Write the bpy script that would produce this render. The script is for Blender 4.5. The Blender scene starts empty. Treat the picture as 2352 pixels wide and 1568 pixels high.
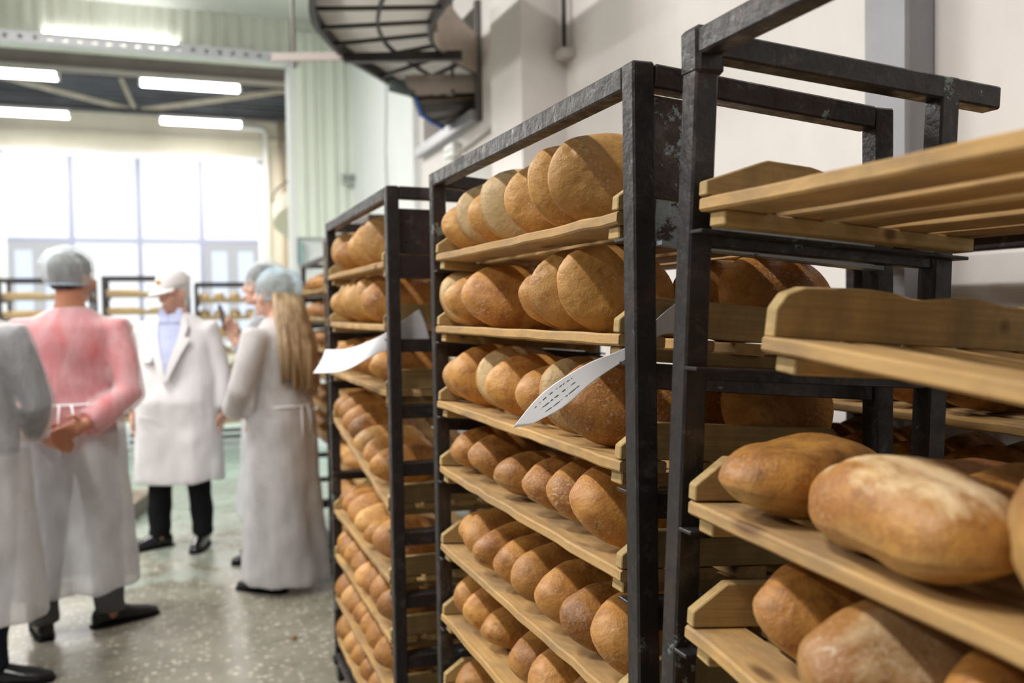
import bpy, bmesh, math, random
from mathutils import Vector, Matrix, Euler, noise
random.seed(7)
scene = bpy.context.scene
C = scene.collection
R = math.radians

# ------------------------------------------------------------------ camera
# world: +X = towards the right-hand wall, +Y = along the aisle, metres
F_PX, YAW, PITCH, ROLL, CAM_H = 2060.0, R(20.3), .036, .015, 1.45
_f = Vector((math.sin(YAW)*math.cos(PITCH), math.cos(YAW)*math.cos(PITCH), -math.sin(PITCH)))
_r0 = Vector((math.cos(YAW), -math.sin(YAW), 0)); _u0 = _r0.cross(_f)
_r = _r0*math.cos(ROLL) - _u0*math.sin(ROLL); _u = _r0*math.sin(ROLL) + _u0*math.cos(ROLL)
cam_d = bpy.data.cameras.new('camera'); cam = bpy.data.objects.new('camera', cam_d); C.objects.link(cam)
cam_d.sensor_width = 36; cam_d.lens = 36*F_PX/2352; cam_d.clip_start = .02; cam_d.clip_end = 200
cam.matrix_world = Matrix(((_r.x, _u.x, -_f.x, 0), (_r.y, _u.y, -_f.y, 0), (_r.z, _u.z, -_f.z, CAM_H), (0, 0, 0, 1)))
cam_d.dof.use_dof = True; cam_d.dof.focus_distance = 1.45; cam_d.dof.aperture_fstop = 3.0
scene.camera = cam

# ------------------------------------------------------------------ world, view
w = bpy.data.worlds.new('world'); scene.world = w; w.use_nodes = True
w.node_tree.nodes['Background'].inputs[0].default_value = (.86, .93, 1, 1)
w.node_tree.nodes['Background'].inputs[1].default_value = 1.0
vs = scene.view_settings
vs.view_transform = 'Standard'; vs.look = 'None'; vs.gamma = 1.0; vs.use_curve_mapping = False
vs.exposure = 0.12
LAMP_POWER = 85.0

def area_light(loc, size, power, col=(1, .97, .93), rot=(0, 0, 0)):
    d = bpy.data.lights.new('tube_light', 'AREA'); d.shape = 'RECTANGLE'; d.size, d.size_y = size
    d.energy = power; d.color = col
    o = bpy.data.objects.new('tube_light', d); C.objects.link(o); o.location = loc; o.rotation_euler = rot
    return o

# ------------------------------------------------------------------ helpers
class MB:
    def __init__(s): s.v = []; s.f = []
    def add(s, vs, fs):
        n = len(s.v); s.v += [tuple(p) for p in vs]; s.f += [tuple(i+n for i in f) for f in fs]; return s
    def box(s, x0, x1, y0, y1, z0, z1):
        return s.add([(x0,y0,z0),(x1,y0,z0),(x1,y1,z0),(x0,y1,z0),(x0,y0,z1),(x1,y0,z1),(x1,y1,z1),(x0,y1,z1)],
                     [(0,3,2,1),(4,5,6,7),(0,1,5,4),(1,2,6,5),(2,3,7,6),(3,0,4,7)])
    def bar(s, a, b, wx, wz, up=(0, 0, 1)):
        a, b = Vector(a), Vector(b); d = (b-a).normalized(); up = Vector(up)
        if abs(d.dot(up)) > .97: up = Vector((0, 1, 0))
        x = d.cross(up).normalized()*wx/2; z = x.cross(d).normalized()*wz/2
        vs = [a-x-z, a+x-z, a+x+z, a-x+z, b-x-z, b+x-z, b+x+z, b-x+z]
        return s.add(vs, [(0,1,2,3),(7,6,5,4),(0,4,5,1),(1,5,6,2),(2,6,7,3),(3,7,4,0)])
    def tube(s, pts, rad, n=8, cap=True):
        pts = [Vector(p) for p in pts]
        if not hasattr(rad, '__len__'): rad = [rad]*len(pts)
        rings = []; ref = None
        for i, p in enumerate(pts):
            d = (pts[min(i+1, len(pts)-1)] - pts[max(i-1, 0)]).normalized()
            if ref is None: ref = Vector((0, 0, 1)) if abs(d.z) < .9 else Vector((1, 0, 0))
            x = (ref - d*ref.dot(d)).normalized(); ref = x; y = d.cross(x)
            ra = rad[i] if hasattr(rad[i], '__len__') else (rad[i], rad[i])
            rings.append([p + x*math.cos(2*math.pi*k/n)*ra[0] + y*math.sin(2*math.pi*k/n)*ra[1] for k in range(n)])
        return s.loft(rings, cap)
    def loft(s, rings, cap=True):
        n = len(rings[0]); vs = [p for r in rings for p in r]; fs = []
        for i in range(len(rings)-1):
            for k in range(n):
                fs.append((i*n+k, i*n+(k+1) % n, (i+1)*n+(k+1) % n, (i+1)*n+k))
        if cap:
            fs.append(tuple(reversed(range(n)))); fs.append(tuple((len(rings)-1)*n+k for k in range(n)))
        return s.add(vs, fs)
    def grid(s, rows):
        n = len(rows[0]); vs = [p for r in rows for p in r]
        return s.add(vs, [(i*n+k, i*n+k+1, (i+1)*n+k+1, (i+1)*n+k) for i in range(len(rows)-1) for k in range(n-1)])
    def ell(s, c, r, M=None, n=14, m=9):
        c = Vector(c); rings = []
        for i in range(1, m):
            t = math.pi*i/m - math.pi/2
            rings.append([Vector((r[0]*math.cos(t)*math.cos(2*math.pi*k/n), r[1]*math.cos(t)*math.sin(2*math.pi*k/n), r[2]*math.sin(t))) for k in range(n)])
        if M is not None: rings = [[M @ p for p in q] for q in rings]
        return s.loft([[p+c for p in q] for q in rings])
    def prism(s, prof, axis, a, b):
        # profile of (p,q) swept along an axis: 'x' -> (y,z), 'y' -> (x,z), 'z' -> (x,y)
        def P(t, p, q): return {'x': (t, p, q), 'y': (p, t, q), 'z': (p, q, t)}[axis]
        n = len(prof)
        return s.add([P(a, *p) for p in prof] + [P(b, *p) for p in prof],
                     [tuple(range(n)), tuple(reversed(range(n, 2*n)))] + [(k, k+n, (k+1) % n+n, (k+1) % n) for k in range(n)])
    def mesh(s, name, mat=None, smooth=False, bevel=0):
        me = bpy.data.meshes.new(name); me.from_pydata(s.v, [], s.f)
        bm = bmesh.new(); bm.from_mesh(me); bmesh.ops.recalc_face_normals(bm, faces=bm.faces)
        if bevel: bmesh.ops.bevel(bm, geom=bm.edges, offset=bevel, segments=1, affect='EDGES', profile=.5)
        bm.to_mesh(me); bm.free()
        if mat: me.materials.append(mat)
        if smooth: me.polygons.foreach_set('use_smooth', [True]*len(me.polygons))
        return me

def link(name, me, parent=None, loc=None, rot=None):
    o = bpy.data.objects.new(name, me); C.objects.link(o)
    if parent: o.parent = parent
    if loc: o.location = loc
    if rot: o.rotation_euler = rot
    return o
def obj(name, mb, mat, parent=None, smooth=False, bevel=0, loc=None, rot=None):
    return link(name, mb.mesh(name, mat, smooth, bevel), parent, loc, rot)
def tag(o, label, cat, group=None, kind=None):
    if label: o['label'] = label
    if cat: o['category'] = cat
    if group: o['group'] = group
    if kind: o['kind'] = kind
    return o
def thing(name, label, cat, loc=(0, 0, 0), rot=(0, 0, 0), group=None):
    o = bpy.data.objects.new(name, None); C.objects.link(o); o.empty_display_size = .1
    o.location = loc; o.rotation_euler = rot
    return tag(o, label, cat, group)
def struct(name, mb, mat, parent=None, label=None, **k):
    o = obj(name, mb, mat, parent, **k)
    if not parent:
        o['kind'] = 'structure'
        if label: o['label'] = label
    return o

# ------------------------------------------------------------------ materials
class NT:
    def __init__(s, name, rough=.6, metal=0, spec=.5):
        s.m = bpy.data.materials.new(name); s.m.use_nodes = True; s.t = s.m.node_tree
        s.b = s.t.nodes['Principled BSDF']; s.out = s.t.nodes['Material Output']
        s.b.inputs['Roughness'].default_value = rough; s.b.inputs['Metallic'].default_value = metal
        s.b.inputs['Specular IOR Level'].default_value = spec
    def n(s, t, **k):
        q = s.t.nodes.new(t)
        for a, v in k.items(): setattr(q, a, v)
        return q
    def l(s, a, b): s.t.links.new(a, b)
    def coord(s, kind='Object', scale=(1, 1, 1), rnd=0):
        c = s.n('ShaderNodeTexCoord'); mp = s.n('ShaderNodeMapping'); mp.inputs['Scale'].default_value = scale
        s.l(c.outputs[kind], mp.inputs['Vector'])
        if rnd:
            oi = s.n('ShaderNodeObjectInfo'); mu = s.n('ShaderNodeMath', operation='MULTIPLY'); mu.inputs[1].default_value = rnd
            s.l(oi.outputs['Random'], mu.inputs[0]); s.l(mu.outputs[0], mp.inputs['Location'])
        return mp.outputs[0]
    def noise(s, vec, scale, detail=3, rough=.55, dist=0):
        q = s.n('ShaderNodeTexNoise'); q.inputs['Scale'].default_value = scale; q.inputs['Detail'].default_value = detail
        q.inputs['Roughness'].default_value = rough; q.inputs['Distortion'].default_value = dist
        s.l(vec, q.inputs['Vector']); return q.outputs['Fac']
    def vor(s, vec, scale, out='Distance', feat='F1'):
        q = s.n('ShaderNodeTexVoronoi', feature=feat); q.inputs['Scale'].default_value = scale; s.l(vec, q.inputs['Vector']); return q.outputs[out]
    def ramp(s, fac, stops):
        q = s.n('ShaderNodeValToRGB'); e = q.color_ramp.elements
        while len(e) < len(stops): e.new(.5)
        for i, (p, c) in enumerate(stops):
            e[i].position = p; e[i].color = (*c, 1) if hasattr(c, '__len__') else (c, c, c, 1)
        s.l(fac, q.inputs[0]); return q.outputs[0]
    def mix(s, fac, a, b, mode='MIX'):
        q = s.n('ShaderNodeMix', data_type='RGBA', blend_type=mode)
        for sock, v in ((q.inputs[0], fac), (q.inputs[6], a), (q.inputs[7], b)):
            if isinstance(v, (int, float)): sock.default_value = v
            elif isinstance(v, tuple): sock.default_value = (*v, 1)
            else: s.l(v, sock)
        return q.outputs[2]
    def math(s, op, a, b=0.):
        q = s.n('ShaderNodeMath', operation=op)
        for i, v in enumerate((a, b)):
            if isinstance(v, (int, float)): q.inputs[i].default_value = v
            else: s.l(v, q.inputs[i])
        return q.outputs[0]
    def sep(s, vec, i):
        q = s.n('ShaderNodeSeparateXYZ'); s.l(vec, q.inputs[0]); return q.outputs[i]
    def color(s, c):
        if isinstance(c, tuple): s.b.inputs['Base Color'].default_value = (*c, 1)
        else: s.l(c, s.b.inputs['Base Color'])
        return s
    def rough(s, v): s.l(v, s.b.inputs['Roughness']); return s
    def bump(s, h, strength=.3, dist=.01):
        q = s.n('ShaderNodeBump'); q.inputs['Strength'].default_value = strength; q.inputs['Distance'].default_value = dist
        s.l(h, q.inputs['Height']); s.l(q.outputs[0], s.b.inputs['Normal']); return s
def plain(name, c, rough=.6, metal=0, spec=.5, var=0, scale=8, coord='Object'):
    t = NT(name, rough, metal, spec)
    if var:
        v = t.noise(t.coord(coord), scale)
        t.color(t.mix(t.ramp(v, [(.3, 0), (.7, 1)]), tuple(x*(1-var) for x in c), tuple(min(1, x*(1+var)) for x in c)))
    else: t.color(c)
    return t.m

def m_steel(name, paint, base=(.03, .027, .029), amount=.6):
    t = NT(name, .36, .35, .6); v = t.coord('Object', rnd=9)
    n1 = t.noise(v, 9, 5, .7); n2 = t.noise(v, 42, 4, .6)
    c = t.mix(t.ramp(n1, [(.5, 0), (.75, 1)]), base, (.08, .045, .032))
    c = t.mix(t.ramp(n2, [(.35, .0), (.75, .55)]), c, (.02, .016, .016))
    n3 = t.math('ADD', t.math('MULTIPLY', t.noise(v, 5, 2), .6), t.math('MULTIPLY', t.noise(v, 38, 5, .75), .4))
    c = t.mix(t.ramp(n3, [(amount-.012, 0), (amount+.012, 1)]), c, paint)
    c = t.mix(t.ramp(t.noise(v, 17, 5, .75, .4), [(.56, 0), (.72, .7)]), c, (.13, .12, .115))
    t.color(c); t.rough(t.ramp(n2, [(.3, .26), (.7, .55)])); t.bump(t.math('ADD', n2, n1), .5, .004); return t.m
STEEL = m_steel('worn_black_steel', (.2, .25, .245), amount=.625)
STEEL_PEEL = m_steel('peeling_blue_steel', (.32, .42, .46), base=(.09, .055, .045), amount=.49)
STEEL_CHAN = m_steel('scuffed_blue_channel', (.42, .48, .54), base=(.12, .09, .08), amount=.44)
STEEL_BROWN = m_steel('brown_steel_plate', (.05, .04, .045), base=(.045, .028, .032), amount=.62)
STEEL_RUST = m_steel('weathered_rack_steel', (.3, .27, .2), base=(.13, .1, .075), amount=.56)
STEEL_FAR = plain('dark_rack_steel', (.05, .045, .05), .45, .2)

def m_wood(name, light, dark, stain, along='y'):
    t = NT(name, .68, 0, .3); v = t.coord('Object', (14, 1.3, 14) if along == 'y' else (1.2, 14, 30), rnd=31)
    g = t.noise(v, 3.2, 6, .65, .6); rings = t.n('ShaderNodeTexWave', wave_type='BANDS', bands_direction='X' if along == 'y' else 'Z')
    rings.inputs['Scale'].default_value = 1.1; rings.inputs['Distortion'].default_value = 5; rings.inputs['Detail'].default_value = 2
    t.l(v, rings.inputs['Vector'])
    c = t.mix(t.ramp(g, [(.3, 0), (.7, 1)]), light, dark)
    c = t.mix(t.math('MULTIPLY', t.ramp(rings.outputs['Fac'], [(.55, 0), (.95, 1)]), .35), c, dark)
    v2 = t.coord('Object', (3, 2, 6) if along == 'y' else (4, 2, 2), rnd=17)
    c = t.mix(t.ramp(t.noise(v2, 3, 4, .7), [(.43, 0), (.66, .8)]), c, stain)
    kn = t.vor(t.coord('Object', (9, 3.2, 9), rnd=23), 1.3)
    c = t.mix(t.ramp(kn, [(.08, .9), (.17, 0)]), c, (.12, .055, .02))
    oi = t.n('ShaderNodeObjectInfo'); c = t.mix(t.math('MULTIPLY', oi.outputs['Random'], .28), c, stain)
    t.color(c); t.bump(g, .25, .004); return t.m
WOOD = m_wood('pine_tray_wood', (.62, .4, .165), (.43, .245, .08), (.27, .18, .1))
WOOD_BOARD = m_wood('pine_end_board_wood', (.57, .41, .18), (.4, .255, .09), (.28, .2, .1), 'x')
WOOD_FAR = plain('far_tray_wood', (.42, .3, .17), .7)

def m_loaf(name, a, b, dark, pale, floury, top=0, under_f=.6):
    t = NT(name, .5, 0, .45); v = t.coord('Object', rnd=13)
    n1 = t.noise(v, 9, 3, .55, .4); n2 = t.noise(v, 30, 5, .65); n3 = t.noise(v, 210, 3)
    c = t.mix(t.ramp(n1, [(.33, 0), (.68, 1)]), a, b)
    c = t.mix(t.ramp(n2, [(.42, 0), (.72, .8)]), c, dark); c = t.mix(t.ramp(t.noise(v, 4.5, 2), [(.45, 0), (.7, .6)]), c, dark)
    tc = t.n('ShaderNodeTexCoord'); nz = t.sep(tc.outputs['Normal'], 2)
    under = t.ramp(t.math('ADD', t.math('MULTIPLY', nz, -1), t.math('MULTIPLY', n2, .5)), [(.6, 0), (1.1, under_f)])
    c = t.mix(under, c, pale)
    rim = t.ramp(t.math('ADD', t.math('ABSOLUTE', t.math('ADD', nz, .15)), t.math('MULTIPLY', n1, .35)), [(.16, .55), (.42, 0)])
    c = t.mix(t.math('MULTIPLY', rim, t.ramp(n2, [(.35, .2), (.6, 1)])), c, pale)
    c = t.mix(t.ramp(t.noise(v, 60, 4, .7), [(.5, 0), (.75, .45)]), c, dark)
    if top:
        tp = t.ramp(t.math('ADD', nz, t.math('MULTIPLY', t.math('SUBTRACT', t.noise(t.coord('Object', (1, 2.2, 1), rnd=7), 11, 5, .7), .5), 1.5)), [(.7, 0), (1.15, top)])
        c = t.mix(tp, c, (.78, .6, .36))
    fl = t.math('MULTIPLY', t.ramp(n1, [(.5, 0), (.66, 1)]), t.ramp(n3, [(.52, 0), (.7, 1)]))
    c = t.mix(t.math('MULTIPLY', fl, floury), c, (.85, .76, .62))
    oi = t.n('ShaderNodeObjectInfo'); hs = t.n('ShaderNodeHueSaturation')
    t.l(t.math('ADD', t.math('MULTIPLY', oi.outputs['Random'], .34), .82), hs.inputs['Value']); t.l(c, hs.inputs['Color'])
    t.color(hs.outputs[0])
    cr = t.math('MULTIPLY', t.ramp(t.vor(t.coord('Object', (1, 1, .6), rnd=5), 26), [(.0, 0), (.3, 1)]), t.ramp(t.math('MULTIPLY', nz, -1), [(.5, 0), (.9, 1)]))
    h = t.math('ADD', t.math('ADD', t.math('MULTIPLY', n2, .8), t.math('MULTIPLY', n3, .12)), t.math('MULTIPLY', cr, .5))
    t.bump(h, .75, .007); t.rough(t.ramp(n2, [(.3, .38), (.7, .62)])); return t.m
LOAF = m_loaf('crust_golden', (.56, .285, .07), (.44, .19, .038), (.27, .095, .016), (.56, .33, .105), .4)
LOAF_D = m_loaf('crust_brown', (.52, .26, .06), (.36, .14, .024), (.16, .052, .009), (.54, .33, .11), .3)
LOAF_P = m_loaf('crust_pale', (.72, .43, .15), (.62, .32, .09), (.45, .2, .05), (.75, .55, .26), .4)
LOAF_B = m_loaf('crust_straw', (.86, .68, .34), (.78, .55, .22), (.5, .28, .08), (.86, .72, .42), .3)

def m_wall(name, c, dirt, s=1.0):
    t = NT(name, .75, 0, .3); v = t.coord('Object')
    n1 = t.noise(t.coord('Object', (1, 1, .35)), 1.1*s, 5, .6); n2 = t.noise(v, 14*s, 4, .6)
    k = t.mix(t.ramp(n1, [(.4, 0), (.75, .7)]), c, dirt)
    t.color(t.mix(t.ramp(n2, [(.5, 0), (.8, .25)]), k, dirt)); t.bump(n2, .08, .01); return t.m
WALL = m_wall('painted_wall', (.84, .8, .78), (.7, .66, .64))
WALL_WHITE = m_wall('white_wall', (.86, .88, .88), (.72, .74, .73))
WALL_CREAM = m_wall('cream_wall', (.84, .79, .68), (.66, .6, .5))
GREEN = m_wall('pale_green_sheet', (.84, .88, .8), (.72, .76, .66), 2)
FASCIA = m_wall('fascia_sheet', (.8, .83, .74), (.58, .58, .5), 2)
LIP = plain('lavender_sheet', (.72, .7, .77), .5, .2, var=.06)
CEIL = plain('ceiling_paint', (.72, .74, .7), .8, var=.05, scale=2)
ROOFM = plain('dark_roof_sheet', (.075, .08, .1), .6, .2, var=.35, scale=2)  # dark roof tone, varied at random
BEAM = plain('brown_beam', (.27, .23, .2), .6, var=.15, scale=3)
CREAMSTEEL = plain('cream_strut', (.62, .56, .46), .55, var=.1)
GREYPOST = plain('grey_painted_post', (.34, .35, .38), .5, var=.06)
WHITEFRAME = plain('white_window_frame', (.82, .83, .88), .5)
GREYFRAME = plain('grey_window_bar', (.3, .31, .42), .5)
def m_floor():
    t = NT('terrazzo_floor', .3, 0, .5); v = t.coord('Object')
    big = t.noise(v, .9, 5, .65); mid = t.noise(v, 5, 4, .6)
    cell = t.n('ShaderNodeTexVoronoi', feature='F1'); cell.inputs['Scale'].default_value = 38; t.l(v, cell.inputs['Vector'])
    cr = t.sep(cell.outputs['Color'], 0); cg = t.sep(cell.outputs['Color'], 1)
    base = t.mix(t.ramp(mid, [(.3, 0), (.7, 1)]), (.2, .19, .15), (.3, .285, .23))
    chip = t.math('MULTIPLY', t.ramp(cr, [(.42, 0), (.46, 1)]), t.ramp(cell.outputs['Distance'], [(.3, 1), (.5, 0)]))
    c = t.mix(chip, base, t.mix(cg, (.68, .64, .54), (.22, .17, .12)))
    c = t.mix(t.ramp(big, [(.46, 0), (.68, .6)]), c, (.13, .115, .09))
    gy = t.math('ADD', t.sep(v, 1), t.math('MULTIPLY', t.math('SUBTRACT', mid, .5), 3.0))
    gy = t.math('ADD', gy, t.math('MULTIPLY', t.math('SUBTRACT', big, .5), 5.0))
    c = t.mix(t.ramp(t.math('MULTIPLY', gy, .1), [(.52, 0), (.6, .4), (.82, .55), (.86, .95)]), c, (.42, .56, .5))
    t.color(c); t.rough(t.ramp(mid, [(.3, .22), (.7, .42)])); t.bump(mid, .06, .01); return t.m
FLOOR = m_floor()
def m_emit(name, c, s):
    t = NT(name); t.b.inputs['Base Color'].default_value = (.05, .05, .05, 1)
    t.b.inputs['Emission Color'].default_value = (*c, 1); t.b.inputs['Emission Strength'].default_value = s; return t.m
PANE = m_emit('daylit_pane', (.93, .97, 1), 1.05)
PANE_B = m_emit('blue_daylit_pane', (.74, .84, 1), 1.0)
TUBE = m_emit('lit_tube', (1, .98, .95), 14)
LAMPBODY = plain('lamp_housing', (.8, .8, .8), .5)
def m_sheer(name, c, opac, low=None, zs=.97, amp=.17):
    t = NT(name, .7, 0, .2); t.color(c)
    v = t.coord('Object', (1, 1, .45)); n = t.noise(v, 8, 5, .65, 1.2)
    tr = t.n('ShaderNodeBsdfTransparent'); tl = t.n('ShaderNodeBsdfTranslucent'); tl.inputs[0].default_value = (*c, 1)
    m1 = t.n('ShaderNodeMixShader'); m1.inputs[0].default_value = .3; t.l(t.b.outputs[0], m1.inputs[1]); t.l(tl.outputs[0], m1.inputs[2])
    m2 = t.n('ShaderNodeMixShader'); fac = t.ramp(n, [(.3, max(0, opac-amp)), (.7, min(1, opac+amp))])
    if low:     # the wrap-over skirt below the tie is two layers thick
        z = t.sep(t.coord('Object'), 2); k_ = t.ramp(z, [(zs-.06, 1), (zs, 0)]) if zs < 1 else t.math('LESS_THAN', z, zs)
        fac = t.math('MAXIMUM', fac, t.math('MULTIPLY', k_, t.ramp(n, [(.3, low-.1), (.7, min(1, low+.1))])))
    t.l(fac, m2.inputs[0])
    t.l(tr.outputs[0], m2.inputs[1]); t.l(m1.outputs[0], m2.inputs[2]); t.l(m2.outputs[0], t.out.inputs['Surface'])
    return t.m
SHEER = m_sheer('sheer_gown', (.84, .84, .88), .52, .82)
SHEER_D = m_sheer('sheer_gown_dense', (.86, .84, .86), .74, .85)
NET = m_sheer('hairnet_mesh', (.8, .86, .9), .42)
NET_B = m_sheer('hairnet_blue_mesh', (.6, .8, .95), .5)
BAGP = m_sheer('cloudy_plastic', (.85, .92, .97), .55)
def m_cloth(name, c, var=.12, sc=9):
    t = NT(name, .82, 0, .2); v = t.coord('Object'); n = t.noise(v, sc, 4, .6)
    t.color(t.mix(t.ramp(n, [(.3, 0), (.7, 1)]), tuple(x*(1-var) for x in c), c)); t.bump(n, .2, .02); return t.m
COAT = m_cloth('white_coat_cotton', (.82, .8, .82), .06)
SHIRT_BLUE = m_cloth('pale_blue_cotton', (.55, .6, .85))
SHIRT_RED = m_cloth('red_cotton', (.9, .012, .02), .25)
SUIT_GREY = m_cloth('dark_grey_wool', (.06, .075, .1))
NAVY = m_cloth('navy_wool', (.012, .016, .03))
BLACK = m_cloth('black_wool', (.008, .008, .01))
DRESS = m_cloth('taupe_knit', (.5, .43, .4))
SHOE = plain('black_leather', (.008, .008, .01), .22, 0, .6)
SKIN = plain('skin', (.7, .4, .3), .5, var=.1, scale=12)
SKIN_D = plain('skin_tanned', (.52, .22, .13), .5, var=.1, scale=12)
HAIR_D = plain('dark_hair', (.02, .016, .014), .6, var=.3, scale=30)
HAIR_W = plain('grey_white_hair', (.7, .7, .7), .6, var=.1, scale=30)
def m_hair():
    t = NT('blond_hair', .45, 0, .5); v = t.coord('Object', (60, 60, 3)); n = t.noise(v, 1, 3)
    t.color(t.mix(t.ramp(n, [(.3, 0), (.7, 1)]), (.23, .14, .07), (.55, .4, .24))); return t.m
HAIR_B = m_hair()
EYE = plain('eye_dark', (.02, .015, .012), .2)
LIPM = plain('lips', (.42, .14, .11), .5)
GOLD = plain('gold_badge_thread', (.72, .45, .08), .5)
CAPM = m_cloth('white_cap_cotton', (.84, .8, .82), .05)
def m_paper():
    t = NT('printed_paper', .7, 0, .2); c = t.n('ShaderNodeTexCoord'); uv = c.outputs['UV']
    x = t.sep(uv, 0); y = t.sep(uv, 1)
    line = t.ramp(t.math('FRACT', t.math('MULTIPLY', y, 5.)), [(.30, 0), (.34, 1), (.5, 1), (.54, 0)])
    mp = t.n('ShaderNodeMapping'); mp.inputs['Scale'].default_value = (55, 11, 1); t.l(uv, mp.inputs[0])
    w_ = t.ramp(t.noise(mp.outputs[0], 1, 2), [(.46, 0), (.52, 1)])
    zone = t.math('MULTIPLY', t.ramp(x, [(.66, 0), (.67, 1), (.86, 1), (.87, 0)]), t.ramp(y, [(.1, 0), (.12, 1), (.86, 1), (.88, 0)]))
    t.color(t.mix(t.math('MULTIPLY', t.math('MULTIPLY', line, w_), zone), (.8, .8, .86), (.05, .05, .07)))
    return t.m
PAPER = m_paper()

# ------------------------------------------------------------------ room shell
XW, YF, YB = 1.85, 9.7, 16.5          # right wall, fascia plane, window wall
struct('floor', MB().box(-7, XW+.3, -5, YB+.3, -.1, 0), FLOOR, label='grey speckled terrazzo floor with worn green paint')
H0, H1, HZ0, HZ1 = 5.54, 6.95, 2.73, 3.42   # hatch
wr = MB().box(XW, XW+.25, -5, H0, 0, 4.6).box(XW, XW+.25, H1, YF, 0, 4.6).box(XW, XW+.25, H0, H1, 0, HZ0).box(XW, XW+.25, H0, H1, HZ1, 4.6)
wall_right = struct('wall_right', wr, WALL, label='off-white painted side wall behind the bread racks')
NICHE = plain('painted_hatch_shade', (.03, .03, .03), .9)  # shade of the space behind the hatch, put into a near-black colour
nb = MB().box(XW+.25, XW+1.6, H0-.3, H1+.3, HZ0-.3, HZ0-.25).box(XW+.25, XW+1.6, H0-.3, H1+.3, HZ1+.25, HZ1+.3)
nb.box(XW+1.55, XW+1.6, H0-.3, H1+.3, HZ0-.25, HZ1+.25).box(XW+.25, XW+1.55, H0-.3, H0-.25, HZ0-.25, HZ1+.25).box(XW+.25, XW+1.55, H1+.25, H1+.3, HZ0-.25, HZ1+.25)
struct('wall_hatch_recess', nb, NICHE, label='near-black box standing in for the shade behind the conveyor hatch')
struct('pilaster', MB().box(XW-.24, XW, 4.16, 4.62, 0, 4.5), WALL, wall_right)
struct('wall_facing', MB().box(XW-.06, XW, 7.05, YF, 0, 4.5), WALL_WHITE, wall_right)
struct('hatch_sill', MB().box(XW-.07, XW+.02, H0-.03, H1+.02, HZ0-.07, HZ0), plain('sill_steel', (.4, .4, .43), .4, .4), wall_right)
struct('hatch_trim', MB().box(XW-.03, XW+.02, H0-.06, H0, HZ0-.07, HZ1), plain('dark_trim', (.12, .11, .1), .6), wall_right)
struct('wall_right_far', MB().box(XW, XW+.25, YF, YB, 0, 5.2), WALL_CREAM, label='cream side wall of the far hall')
struct('wall_left', MB().box(-7.2, -7, -5, YB, 0, 5.2), plain('grey_far_wall', (.42, .42, .43), .8), label='grey side wall across the hall')
struct('wall_back', MB().box(-7, XW+.25, -5.2, -5, 0, 4.6), plain('grey_back_wall', (.35, .34, .34), .8), label='off-white wall closing the near hall')
struct('ceiling', MB().box(-7, XW+.25, -5, YF, 4.51, 4.6), CEIL, label='pale flat ceiling of the near hall')
# far wall with window openings
WX = [-2.64, -1.64, -.6, .4, 1.4]; WZ0, WZM, WZ1 = .95, 2.7, 4.12
wf = MB().box(-7, WX[0], YB, YB+.3, 0, 5.2).box(WX[-1], XW+.25, YB, YB+.3, 0, 5.2).box(WX[0], WX[-1], YB, YB+.3, 0, WZ0).box(WX[0], WX[-1], YB, YB+.3, WZ1, 5.2)
wall_far = struct('wall_far', wf, WALL_CREAM, label='cream end wall around the big bright window')
struct('ledge', MB().box(-7, XW, YB-.06, YB, 4.42, 4.5), WALL_CREAM, wall_far)
win = thing('window_1', 'large white-framed industrial window glowing with daylight', 'window', ((WX[0]+WX[-1])/2, YB, 0)); del win['category']; win['kind'] = 'structure'
ox = (WX[0]+WX[-1])/2
fr = MB().box(WX[0]-ox-.05, WX[-1]-ox+.05, -.03, .06, WZ1-.03, WZ1+.07).box(WX[0]-ox-.05, WX[0]-ox+.05, -.03, .06, WZ0, WZ1).box(WX[-1]-ox-.05, WX[-1]-ox+.05, -.03, .06, WZ0, WZ1)
fr.box(WX[0]-ox-.1, WX[-1]-ox+.1, -.08, .06, WZ0-.08, WZ0)
obj('window_frame', fr, WHITEFRAME, win)
for i in (1, 2, 3): obj('mullion', MB().box(WX[i]-ox-.038, WX[i]-ox+.038, -.01, .06, WZ0, WZ1), GREYFRAME, win)
obj('transom', MB().box(WX[0]-ox, WX[-1]-ox, -.012, .06, WZM-.035, WZM+.035), GREYFRAME, win)
for i in range(4):
    a, b = WX[i]-ox+.04, WX[i+1]-ox-.04
    obj('pane', MB().box(a, b, .03, .04, WZM+.03, WZ1-.03), PANE, win)
    if i in (0, 3):
        s = obj('sash', MB().box(a, b, -.005, .03, WZM-.16, WZM-.03).box(a, b, -.005, .03, WZ0, WZ0+.1).box(a, a+.11, -.005, .03, WZ0+.1, WZM-.16)
                .box(b-.11, b, -.005, .03, WZ0+.1, WZM-.16).box((a+b)/2-.09, (a+b)/2+.09, -.005, .03, WZ0+.1, WZM-.16), m_emit('self_glowing_sash', (.96, .97, 1), .5), win)  # white sash gets a glow of its own, standing in for daylight
        for c, d in ((a+.11, (a+b)/2-.09), ((a+b)/2+.09, b-.11)): obj('pane', MB().box(c, d, .03, .04, WZ0+.1, WZM-.16), PANE_B, s)
    else: obj('pane', MB().box(a, b, .03, .04, WZ0, WZM-.03), PANE, win)
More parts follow.
